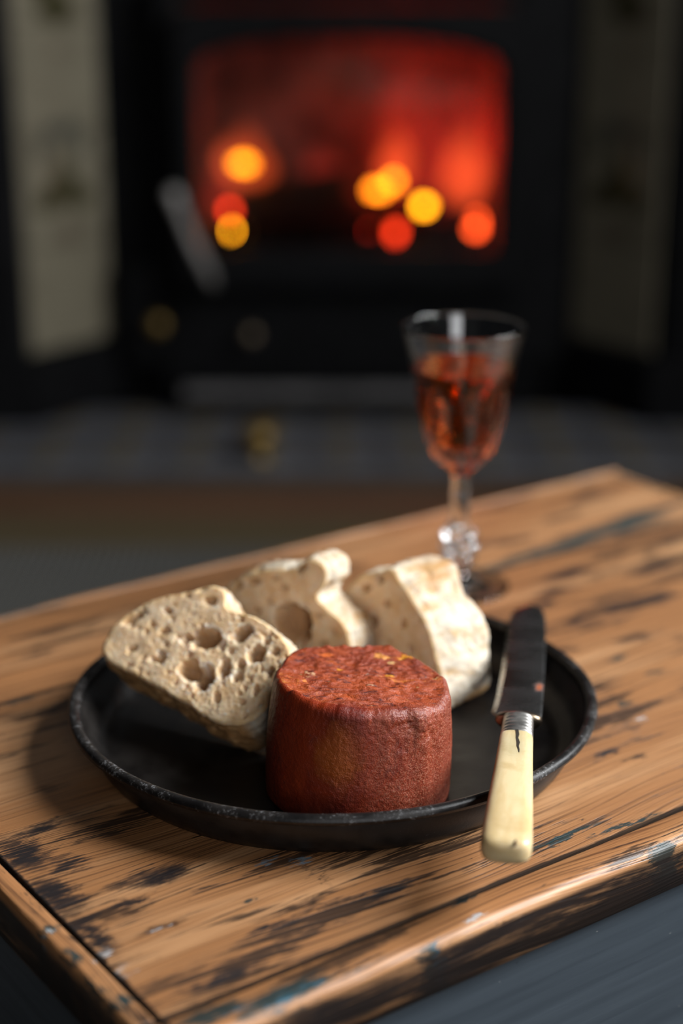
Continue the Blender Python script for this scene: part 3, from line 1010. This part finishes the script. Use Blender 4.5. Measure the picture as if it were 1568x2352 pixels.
def top_r(a):
    d = math.degrees(a) % 360
    for (a0, r0), (a1, r1) in zip(TOPR, TOPR[1:]):
        if a0 <= d <= a1:
            t = (d - a0) / (a1 - a0)
            t = t * t * (3 - 2 * t)
            return (r0 + (r1 - r0) * t) * 0.001
    return 0.031


def gauss(x, m, w_):
    return math.exp(-((x - m) / w_) ** 2)


H = 0.0462


def top_z(x, y):
    """the cut is not quite level: it dips to the right and to the front left"""
    return H - 0.055 * x + 0.015 * y - 0.0016 * gauss(x, 0.027, 0.012) * gauss(y, -0.016, 0.012)


def skin_pt(a, t):
    x, y = math.cos(a), math.sin(a)
    rb = 0.0339 + 0.0020 * max(0, -x) + 0.0007 * ns(x * 2, y * 2, 4)
    rt = top_r(a) + 0.0014 + 0.0010 * gauss(a, 4.6, 0.5)
    r = rb + (rt - rb) * t ** 1.1 + 0.0008 * math.sin(PI * t)
    r *= 1 + 0.010 * ns(x * 1.6, y * 1.6, t * 1.5) + 0.006 * ns(x * 5 + 5, y * 5, t * 3)
    r -= 0.0007 * gauss(a, 5.93 + 0.02 * t, 0.018) * (0.4 + 0.6 * t) + 0.0004 * gauss(a, 5.55, 0.02) * max(0, t - 0.55)     # upright creases on the right
    r += 0.00035 * ns(a * 22, t * 26, 1.7) * gauss(a, 5.35, 0.6) * t ** 4                                                       # puckered shoulder
    r += 0.00016 * ns(x * 30, y * 30, t * 30) + 0.00010 * ns(x * 120, y * 120, t * 120)
    r += (0.0009 * ns(a * 9, t * 9, 3.1) + 0.0007 * min(0, ns(a * 24, t * 22, 6.0))) * gauss(a, 5.5, 0.45) * max(0, (t - 0.55) / 0.45)     # pitted below the cut, right
    r += 0.0007 * ns(a * 5, 0.3 * t, 9.2) * gauss(a, 5.6, 0.6)
    return r * x, r * y


skin_rows = [[(0, 0, 0)] * NA, [(0.0336 * math.cos(2 * PI * j / NA), 0.0336 * math.sin(2 * PI * j / NA), 0.0) for j in range(NA)]]
for i in range(96):
    t = i / 95
    row = []
    for j in range(NA):
        x, y = skin_pt(2 * PI * j / NA, t)
        row.append((x, y, 0.0010 + t * (top_z(x, y) - 0.0048)))
    skin_rows.append(row)
base_row = skin_rows[-1]
for i in range(1, 15):
    f_ = i / 14
    row = []
    for j in range(NA):
        a = 2 * PI * j / NA
        x, y = math.cos(a), math.sin(a)
        soft = 0.35 + 0.65 * gauss(a, 4.9, 1.2)                      # rounder shoulder at the front, torn edge behind
        r0 = math.hypot(base_row[j][0], base_row[j][1])
        r1 = top_r(a) - 0.0022 * soft
        r = r0 + (r1 - r0) * (1 - math.cos(PI / 2 * f_)) + 0.00030 * ns(a * 22, f_ * 8, 2) * gauss(a, 5.35, 0.6)
        zt = top_z(r * x, r * y) + 0.0017 * max(0, ns(x * 6, y * 6, 2)) * (1.0 - 0.6 * gauss(a, 4.7, 0.9)) + 0.0003 * ns(x * 14, y * 14, 5)
        z = base_row[j][2] + (zt - base_row[j][2]) * math.sin(PI / 2 * f_) + 0.0003 * ns(a * 34, f_ * 6, 8) * gauss(a, 5.35, 0.7)
        row.append((r * x, r * y, z))
    skin_rows.append(row)
obj('skin', grid_mesh('skin', skin_rows, True), M_SKIN, ch)
last = skin_rows[-1]
cut = [last]
for i in range(1, 60):
    t = 1 - i / 59.0
    row = []
    for j in range(NA):
        x, y = last[j][0] * t, last[j][1] * t
        blend = max(0.0, (t - 0.82) / 0.18) ** 1.5
        z = top_z(x, y) + 0.0009 * ns(x * 110, y * 110, 3) + 0.0007 * ns(x * 240, y * 480, 7) + 0.0003 * ns(x * 600, y * 900, 1)
        row.append((x, y, z * (1 - blend) + last[j][2] * blend))
    cut.append(row)
obj('cut_face', grid_mesh('cut_face', cut, True), M_CUT, ch)


# ================================================================== bread
def bread(name, label, P, n, front, t, holes, pores, seed, back=None, shrink=0.97, base_dir=(0, -1), dome=False, ears=(), pscale=1.0, NO=300, K=84, shift=(0, 0)):
    n = Vector(n).normalized()
    right = Vector((0, 0, 1)).cross(n).normalized()
    up = n.cross(right)
    root = tag(empty(name, P), label, 'bread', 'slices of ciabatta on the tin plate')
    root.rotation_euler = Matrix((right, up, n)).transposed().to_euler()
    o2 = catmull([(x * .001, y * .001) for x, y in front], NO)
    cen = sum(o2, Vector((0, 0))) / NO
    rnd = random.Random(seed)
    o2 = [p + (p - cen).normalized() * (0.0007 * ns(p.x * 190, p.y * 190, seed) + 0.0004 * ns(p.x * 700, p.y * 700, seed)) for p in o2]
    nrm = []
    for j in range(NO):
        d = o2[(j + 3) % NO] - o2[j - 3]
        q = Vector((d.y, -d.x)).normalized()
        if q.dot(o2[j] - cen) < 0 and abs(q.dot((o2[j] - cen).normalized())) > 0.3:
            q = -q
        nrm.append(q)
    hs = [(x * .001, y * .001, rx * .001, ry * .001, a, dp * .001) for x, y, rx, ry, a, dp in holes]
    xs, ys = [p.x for p in o2], [p.y for p in o2]
    for _ in range(pores):
        r_ = min(2.2, 0.32 + rnd.expovariate(1 / 0.36)) * .001 * pscale
        hs.append((rnd.uniform(min(xs), max(xs)), rnd.uniform(min(ys), max(ys)), r_ * rnd.uniform(.8, 1.5), r_ * rnd.uniform(.6, 1), rnd.uniform(0, PI), r_ * rnd.uniform(.5, 1.1)))
    cell = 0.004
    gridh = {}
    for h in hs:
        R_ = max(h[2], h[3]) * 1.5 + 0.0015
        for ix in range(int((h[0] - R_) // cell), int((h[0] + R_) // cell) + 1):
            for iy in range(int((h[1] - R_) // cell), int((h[1] + R_) // cell) + 1):
                gridh.setdefault((ix, iy), []).append(h)
    rows, hole_v, edge_v, skin_v = [], [], [], []
    for i in range(K + 1):
        f_ = i / K
        row = []
        for j in range(NO):
            p = cen + (o2[j] - cen) * f_
            dep, hv, sv = 0.0, 0.0, 0.0
            wx = p.x + 0.0014 * ns(p.x * 330, p.y * 330, seed + 9) + 0.0006 * ns(p.x * 900, p.y * 900, seed)
            wy = p.y + 0.0014 * ns(p.x * 330, p.y * 330, seed + 5) + 0.0006 * ns(p.x * 900, p.y * 900, seed + 3)
            for (hx, hy_, rx, ry, a, dp) in gridh.get((int(p.x // cell), int(p.y // cell)), ()):
                ux, uy = wx - hx, wy - hy_
                c_, s_ = math.cos(a), math.sin(a)
                q = math.hypot((ux * c_ + uy * s_) / rx, (-ux * s_ + uy * c_) / ry)
                if 1.1 < q < 1.4 and rx > 0.0022 and dp > 0.0028:
                    sv = max(sv, 1 - abs(q - 1.24) / 0.15)
                if q < 1.2:
                    g = 1 - min(1, max(0, (q - 0.55) / 0.65))
                    g = g * g * (3 - 2 * g)
                    if dp * g > dep:
                        dep = dp * g
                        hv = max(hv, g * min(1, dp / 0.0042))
            lim = min(1.0, (1 - f_) / 0.035)
            z = -dep * min(1, lim * 1.0) + (0.0003 * ns(p.x * 160, p.y * 160, seed) + 0.00025 * ns(p.x * 900, p.y * 900, seed + 2)) * lim
            z -= 0.0012 * (max(0, f_ - 0.96) / 0.04) ** 2
            row.append((p.x, p.y, z))
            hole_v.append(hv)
            skin_v.append(max(0.0, sv) * max(0.0, min(1.0, 0.5 + 1.6 * ns(p.x * 120, p.y * 120, seed + 4))))
            edge_v.append(max(0.0, (f_ - 0.90) / 0.10))
        rows.append(row)
    me = grid_mesh('crumb', rows, True)
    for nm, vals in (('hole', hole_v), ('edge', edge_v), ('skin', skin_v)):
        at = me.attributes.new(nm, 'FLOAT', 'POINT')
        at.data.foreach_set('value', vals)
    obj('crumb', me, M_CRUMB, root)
    # crust wrapping round the thickness
    edge = rows[-1]
    bd = Vector(base_dir).normalized()
    b2 = None
    if back:
        b2 = catmull([(x * .001, y * .001) for x, y in back], NO)
        # start both outlines at the same side
        k0 = min(range(NO), key=lambda j: (b2[j] - o2[0] + (cen - sum(b2, Vector((0, 0))) / NO) * 0).length)
        b2 = [b2[(j + k0) % NO] for j in range(NO)]
    MJ = 34
    crow, bake = [], []
    for i in range(MJ + 1):
        f_ = i / MJ
        row = []
        for j in range(NO):
            e = Vector((edge[j][0], edge[j][1]))
            tgt = b2[j] if b2 else cen + (o2[j] - cen) * shrink + Vector(shift) * 0.001
            ff = f_ if not dome else f_
            p = e.lerp(tgt, ff)
            if i:
                bulge = 0.0012 * math.sin(PI * f_) + 0.0016 * ns(p.x * 130, p.y * 130, f_ * 5 + seed) + 0.0007 * ns(p.x * 420, p.y * 420, f_ * 18)
                p = p + nrm[j] * bulge * min(1, f_ * 8)
            dz = -t * f_ - 0.0012
            if dome:
                pull = 1 - 0.9 * max(0, (f_ - 0.72) / 0.28) ** 2.4
                c2 = cen if not b2 else sum(b2, Vector((0, 0))) / NO
                p = c2 + (p - c2) * pull
            row.append((p.x, p.y, dz))
            b_ = max(0.0, min(1.0, (nrm[j].dot(bd) - 0.58) / 0.18))
            for (ex, ey, er, ev, ef, ew) in ears:
                b_ = max(b_, ev * math.exp(-((o2[j].x * 1000 - ex) ** 2 + (o2[j].y * 1000 - ey) ** 2) / er ** 2) * math.exp(-((f_ - ef) / ew) ** 2) * (0.6 + 0.8 * ns(o2[j].x * 200, f_ * 6, 1)))
            bake.append(max(0.0, min(1.0, b_)))
        crow.append(row)
    me = grid_mesh('crust', crow, True, False, True)
    at = me.attributes.new('bake', 'FLOAT', 'POINT')
    at.data.foreach_set('value', bake)
    obj('crust', me, M_CRUST, root)
    return root


bread('bread_slice', 'ciabatta slice leaning nearest the left rim, open crumb with several large holes', (-0.0419, 0.5707, 0.3811), (-.33, -.58, .744),
      [(-73.1, 17.7), (-73.9, 23), (-72.8, 29), (-68.3, 36.5), (-60.4, 44.3), (-46.5, 51.1), (-38.5, 55.2), (-34.5, 56.4), (-30.5, 55.2), (-28, 52), (-26.4, 48.6), (-23.5, 46.8), (-19.4, 47),
       (-9.8, 46), (-1.5, 43), (6.1, 39.2), (10.6, 35.2), (12.9, 30.3), (13.2, 23.5), (11.2, 13.5), (8, 6.5), (3.7, 2.6), (-4, 0.1), (-10, 0.3), (-16, 1.8), (-30.4, 5.7), (-47.3, 9.5), (-60, 11.8), (-68, 13.8)],
      0.025,
      [(-29, 32.7, 7.2, 4.8, .1, 6), (-37, 30.8, 2.2, 2.8, 0, 4.5), (-29, 18.2, 5.4, 4.3, -.3, 6.5), (-21.5, 16.4, 4.3, 5.2, .3, 8), (-64.8, 34.6, 5.2, 2.2, .75, 3.5), (-51.1, 41, 3, 1.6, -.1, 3), (-13.8, 38.1, 4.6, 3.3, .5, 4.5),
       (-3.9, 31.4, 3.8, 4.0, .2, 4.5), (-14.5, 22.1, 2.6, 4.2, .2, 4), (-8.5, 25.4, 2, 1.8, 0, 3), (-45.6, 19.5, 3.6, 1.9, .5, 3), (-59.4, 20.8, 2.2, 1.5, 0, 2.5), (-7.3, 19.9, 2.3, 2.1, 0, 3), (-34.6, 49, 3.0, 2.2, .1, 2),
       (5.2, 24.7, 1.8, 2.6, 0, 3), (-12.2, 9.6, 2.2, 2, 0, 2), (-48, 32, 2.4, 1.8, .4, 2.5), (-17, 44, 2, 1.4, 0, 2), (-2, 37.5, 1.6, 1.4, 0, 2), (-56, 14.5, 1.7, 1.1, 0, 2), (3, 16, 1.6, 2, 0, 2), (3.5, 34, 1.7, 1.9, 0, 2), (-20, 31, 1.7, 2.0, 0, 2)],
      450, 3, base_dir=(-.24, -.97), shrink=0.985)

bread('bread_slice', 'ciabatta slice standing behind the others with one large dark hole in its crumb', (-.021, .641, .3625), (-.45, -.88, .15),
      [(-39, 9), (-39.6, 18), (-39.2, 26.2), (-38.7, 35.1), (-35.7, 40.5), (-27.4, 47.7), (-19, 51.2), (-10.6, 53.2), (-3, 54.6), (0.4, 57.5), (4.7, 60.1), (9.6, 58.9), (12.2, 55.5), (11.6, 50), (9.0, 46.0), (9.6, 42.8), (12.6, 40.3),
       (17.5, 37.8), (22.1, 34.7), (25.4, 29.5), (26.2, 20), (25, 9), (21, 1.6), (12, 0.6), (-8, 0.6), (-26, 0.6), (-35, 3)],
      0.021,
      [(-3.6, 30.5, 7.4, 8.8, .1, 9), (3.2, 29.6, 3.6, 8.0, .05, 19), (-0.4, 55.3, 2.4, 1.6, .2, 3), (-30.3, 42.4, 3.0, 2.2, .4, 3), (-22.8, 45.5, 3, 1.6, .2, 3), (-7.8, 45.5, 2.5, 2, 0, 2.5),
       (-15, 38, 2, 1.7, 0, 2), (14, 24, 2, 1.8, 0, 2), (18, 30, 1.6, 1.5, 0, 2), (10, 36, 1.7, 1.6, 0, 2), (-20, 33, 2.2, 1.8, 0, 2.5), (-12, 49, 2.2, 1.3, .2, 2)],
      420, 11, shrink=0.99, pscale=0.62, ears=((6, 58, 4.5, .6, .2, .4),))

bread('bread_heel', 'thick floury ciabatta end standing beside the knife, its crumb facing left', (0.0425, 0.6181, 0.3628), (-.72, -.68, .12),
      [(-62, 3), (-64.5, 12), (-64.7, 24.1), (-64.7, 35.1), (-58.9, 43.7), (-49.5, 49.0), (-44, 50.8), (-40.5, 53.2), (-36.8, 53.4), (-34.2, 51.4), (-30.3, 48.6), (-25, 44.8), (-20.3, 40.9), (-16, 37.3), (-12.9, 33.4), (-8, 25.3), (-3.6, 15.2), (-0.4, 4.8), (-2.5, 0.4), (-10, 0.2), (-30, 0.2), (-50, 0.2)],
      0.036,
      [(-44, 47.5, 3, 1.8, .3, 3), (-52, 41, 4, 2.2, .5, 3), (-38, 38, 2.6, 2, 0, 2), (-28, 32, 2, 2.4, 0, 2), (-46, 28, 3.2, 2.6, .2, 3), (-22, 22, 2, 1.6, 0, 2)],
      380, 23,
      back=[(-60, 4), (-63, 14), (-63, 30), (-58, 43), (-50.5, 49.6), (-43, 53.2), (-37, 55.4), (-31.5, 57.0), (-27.8, 55.8), (-26.6, 51), (-24.6, 47.0), (-20.5, 43.6), (-15.6, 41.7), (-7.5, 37.4), (-3.8, 30.5), (-2.6, 22), (-2.2, 14), (-3.6, 7.0), (-6.5, 4.2), (-14, 3.5), (-30, 3), (-50, 2.5)],
      dome=True, pscale=0.62, ears=((-26.5, 48, 3.2, 1.0, .5, .5), (-36, 54, 5, .9, .62, .13), (-29, 51, 4, 1.1, .66, .12), (-22, 44.5, 5, 1.0, .68, .11), (-13, 39.5, 5, .7, .7, .1), (-46, 51, 3, .5, .2, .3)))

# ================================================================== knife
KA = Vector((0.0529, 0.4642, 0.0))
kd = Vector((0.0853 - 0.0529, 0.6896 - 0.4642, 0))
KL = kd.length
knife = tag(empty('table_knife', (KA.x, KA.y, 0.3876)), 'old table knife with cracked cream bone handle resting across the plate rim', 'knife')
yaw = math.atan2(kd.y, kd.x) - PI / 2
knife.rotation_euler = (-0.017, 0, yaw)          # local +Y runs from handle end to blade tip


def sect(y, hw, ht, cx=0.0, cz=0.0, pw=3.2, n=40):
    row = []
    for j in range(n):
        a = 2 * PI * j / n
        c_, s_ = math.cos(a), math.sin(a)
        row.append((cx + hw * math.copysign(abs(c_) ** (2 / pw), c_), y, cz + ht * math.copysign(abs(s_) ** (2 / pw), s_)))
    return row


rows = []
for y, hw, ht in ((0.0, .0030, .0018), (0.0004, .0052, .0030), (0.0012, .0069, .0040), (.0026, .0079, .0046), (.005, .0084, .0049), (.010, .00845, .0049), (.030, .0079, .0047), (.055, .0071, .0044),
                  (.078, .0064, .0041), (.0845, .0062, .0040), (.0860, .0059, .0038), (.0866, .0052, .0034)):
    rows.append(sect(y, hw, ht, 0.0, 0, 3.4))
# finer rings for the handle
fine = []
for i in range(len(rows) - 1):
    steps = 1 if i < 5 else 10
    for s_ in range(steps):
        t = s_ / steps
        fine.append([tuple(Vector(a).lerp(Vector(b), t)) for a, b in zip(rows[i], rows[i + 1])])
fine.append(rows[-1])
handle = obj('handle', grid_mesh('handle', fine, True, True, True, True), M_BONE, knife)
# crack running down from the ferrule, and the chipped pin hole in the end
cr = [(0.0001, .0862), (0.0005, .082), (0.0004, .079), (0.0010, .075), (0.0009, .072), (0.0014, .069), (0.0016, .0665)]
wd = [.00055, .0006, .00045, .0006, .0004, .0003, .0001]
v_, f_ = [], []
for (x, y), w_ in zip(cr, wd):
    zt = 0.00416 + 0.00018 * (0.0862 - y) / 0.02
    for sx in (-1, 1):
        v_.append((x + sx * w_, y, zt))
    for sx in (-1, 1):
        v_.append((x + sx * w_, y, zt - 0.0006))
for i in range(len(cr) - 1):
    a = i * 4
    f_ += [(a, a + 1, a + 5, a + 4), (a + 2, a, a + 4, a + 6), (a + 1, a + 3, a + 7, a + 5)]
me = bpy.data.meshes.new('crack')
me.from_pydata(v_, [], f_)
obj('crack', me, M_CRACK, handle, False)
pin = ball_mesh('pin_hole', 0.0011, 2, 0.3, (0.6, 2.2, 0.8))
po = obj('pin_hole', pin, plain('brown_hole', (0.10, 0.05, 0.015), 0.7), handle)
po.location = (0.0030, 0.0022, 0.0036)
# ferrule with engraved rings
rows = []
yf0, yf1 = .0862, .1022
for i in range(33):
    t = i / 32
    y = yf0 + (yf1 - yf0) * t
    g = 0.0002 * math.sin(t * 2 * PI * 5.5)
    e = 0.0006 if i in (0, 32) else 0.0
    rows.append(sect(y, .0060 - .0004 * t + g - e, .0041 + g - e, 0, 0, 2.6))
obj('ferrule', grid_mesh('ferrule', rows, True, True, True, True), M_SILVER, knife)
rows = []
for y, hw, ht, cx in ((.1018, .0060, .0034, 0), (.1025, .0082, .0036, 0), (.1040, .0090, .0036, 0.0001), (.1056, .0088, .0030, .0002), (.1072, .0078, .0020, .0002), (.110, .0066, .0010, .0002)):
    rows.append(sect(y, hw, ht, cx, -0.0004, 2.4))
obj('bolster', grid_mesh('bolster', rows, True, True, True, True), M_BOLSTER, knife)
# blade: straight back on the right, belly on the left, round tip; lies flat
outl = []
for y, xl, xr in ((.1058, -.0060, .0080), (.1075, -.0100, .0086), (.1100, -.0108, .0089), (.116, -.0102, .0089), (.126, -.0096, .0089), (.150, -.0089, .0088), (.175, -.0086, .0085), (.195, -.0085, .0082), (.207, -.0083, .0079),
                  (.215, -.0077, .0073), (.220, -.0066, .0064), (.2238, -.0050, .0050), (.2262, -.0030, .0032), (.2274, -.0010, .0012)):
    outl.append((y, xl, xr))
rows = []
for y, xl, xr in outl:
    xm, hw = (xl + xr) / 2, (xr - xl) / 2
    row = []
    for q, zz in ((-1, 0), (-.75, .00030), (-.3, .00055), (.3, .0007), (.9, .0008), (1, .0007), (1, -.0007), (.9, -.0008), (.3, -.0007), (-.3, -.00055), (-.75, -.0003)):
        row.append((xm + hw * q, y, zz - 0.0004))
    rows.append(row)
obj('blade', grid_mesh('blade', rows, True, True, True), M_BLADE, knife)

# ================================================================== glass
GX, GY = 0.0590, 0.7722
glass = tag(empty('stemmed_glass', (GX, GY, TOP)), 'small stemmed crystal glass with fluted bowl standing behind the bread', 'glass')
outer_bowl = [(0.0046, 0.0600), (0.0068, 0.0628), (0.0103, 0.0660), (0.0132, 0.0692), (0.0158, 0.0732), (0.0182, 0.0786), (0.0206, 0.0850), (0.0222, 0.0915), (0.0235, 0.0990),
              (0.0242, 0.1060), (0.0249, 0.1120), (0.0262, 0.1190), (0.0282, 0.1270), (0.0303, 0.1345)]
inner_bowl = [(0.0294, 0.1345), (0.0270, 0.1270), (0.0246, 0.1190), (0.0226, 0.1120), (0.0213, 0.1060), (0.0198, 0.0990), (0.0178, 0.0925), (0.0152, 0.0870), (0.0124, 0.0825), (0.0096, 0.0792), (0.0066, 0.0769), (0.0034, 0.0756), (0.0, 0.0753)]


def dens(pts, n=4):
    P = [Vector(p) for p in pts]
    res = []
    for i in range(len(P) - 1):
        p0, p1, p2, p3 = P[max(i - 1, 0)], P[i], P[i + 1], P[min(i + 2, len(P) - 1)]
        for k_ in range(n):
            t = k_ / n
            res.append(0.5 * ((2 * p1) + (p2 - p0) * t + (2 * p0 - 5 * p1 + 4 * p2 - p3) * t * t + (3 * p1 - p0 - 3 * p2 + p3) * t ** 3))
    res.append(P[-1])
    return [(max(0.0, p.x), p.y) for p in res]


NF = 10


def bowl_r(r, z, a):
    flute = max(0, min(1, (0.113 - z) / 0.012)) * max(0, min(1, (z - 0.060) / 0.006))
    c_ = abs(math.cos(NF * a / 2))
    rr = r * (1 - 0.10 * flute * c_ ** 1.3)
    bead = max(0, 1 - abs(z - 0.0725) / 0.0075)
    rr += 0.0011 * bead * (0.5 + 0.5 * math.cos(20 * a)) * (0.6 + 0.4 * math.sin(z * 2600))
    return rr


NG = 160
ob = dens(outer_bowl)
ib = dens(inner_bowl)
lip = [(0.0303, 0.1345), (0.03015, 0.1350), (0.02985, 0.1352), (0.02955, 0.1350), (0.0294, 0.1345)]
rows = []
for r, z in ob:
    rows.append([(bowl_r(r, z, 2 * PI * j / NG) * math.cos(2 * PI * j / NG), bowl_r(r, z, 2 * PI * j / NG) * math.sin(2 * PI * j / NG), z) for j in range(NG)])
for r, z in lip[1:] + ib[1:]:
    rows.append([(r * math.cos(2 * PI * j / NG), r * math.sin(2 * PI * j / NG), z) for j in range(NG)])
bowl_bottom = rows[0]
obj('bowl', grid_mesh('bowl', rows, True), M_GLASS, glass)
# stem: eight soft facets
stem_p = [(0.0050, 0.0345), (0.0048, 0.0365), (0.0047, 0.0390), (0.0047, 0.0450), (0.0049, 0.0520), (0.0047, 0.0570)]
srows = []
for r, z in dens(stem_p, 6):
    srows.append([(r * (1 - .05 * abs(math.cos(4 * 2 * PI * j / NG))) * math.cos(2 * PI * j / NG), r * (1 - .05 * abs(math.cos(4 * 2 * PI * j / NG))) * math.sin(2 * PI * j / NG), z) for j in range(NG)])
knop_rows = []
BEADS = []
for lev, (zb, cnt, rb) in enumerate(((0.0162, 5, 0.0052), (0.0222, 6, 0.0064), (0.0284, 6, 0.0062), (0.0326, 4, 0.0030))):
    for q in range(cnt):
        aa = 2 * PI * (q + 0.5 * (lev % 2)) / cnt + 0.2
        BEADS.append((rb * math.cos(aa), rb * math.sin(aa), zb))
for i in range(111):
    t = i / 110
    z = 0.0118 + (0.0345 - 0.0118) * t
    core = 0.0046 + 0.0022 * math.sin(PI * t)
    row = []
    for j in range(NG):
        a = 2 * PI * j / NG
        cx_, sx_ = math.cos(a), math.sin(a)
        rr = core
        for (bx, by, bz) in BEADS:                                   # outermost point of each bead on this ray
            dz = z - bz
            along = bx * cx_ + by * sx_
            off2 = bx * bx + by * by - along * along + dz * dz
            if along > 0 and off2 < 0.0037 ** 2:
                rr = max(rr, along + math.sqrt(0.0037 ** 2 - off2))
        row.append((rr * cx_, rr * sx_, z))
    knop_rows.append(row)
srows[0] = knop_rows[-1]
srows[-1] = srows[-1]
stem_full = srows + [bowl_bottom]
obj('stem', grid_mesh('stem', stem_full, True), M_GLASS, glass)
obj('knop', grid_mesh('knop', knop_rows, True), M_GLASS, glass)
foot_p = [(0.0, 0.0004), (0.012, 0.0006), (0.0240, 0.0002), (0.0255, 0.0008), (0.0258, 0.0016), (0.0250, 0.0023), (0.018, 0.0034), (0.010, 0.0056), (0.0056, 0.0085), (0.0046, 0.0110)]
frows = [[(r * math.cos(2 * PI * j / NG), r * math.sin(2 * PI * j / NG), z) for j in range(NG)] for r, z in dens(foot_p, 4)] + [knop_rows[0]]
obj('foot', grid_mesh('foot', frows, True), M_GLASS, glass)
# the wine: fills the bowl to just above the flutes, meeting the inner wall
wl = 0.1150
wp = [(r + 0.00012, z - 0.0001) for r, z in reversed(ib) if z < wl]
rw = 0.02348
wp += [(rw, wl), (rw - 0.0010, wl - 0.0003), (rw - 0.004, wl - 0.0004), (0.0, wl - 0.0004)]
wine = obj('rose_wine', lathe('rose_wine', wp, 96), M_WINE)
wine.location = (GX, GY, TOP)
tag(wine, 'amber pink wine filling most of the stemmed crystal glass', 'wine')
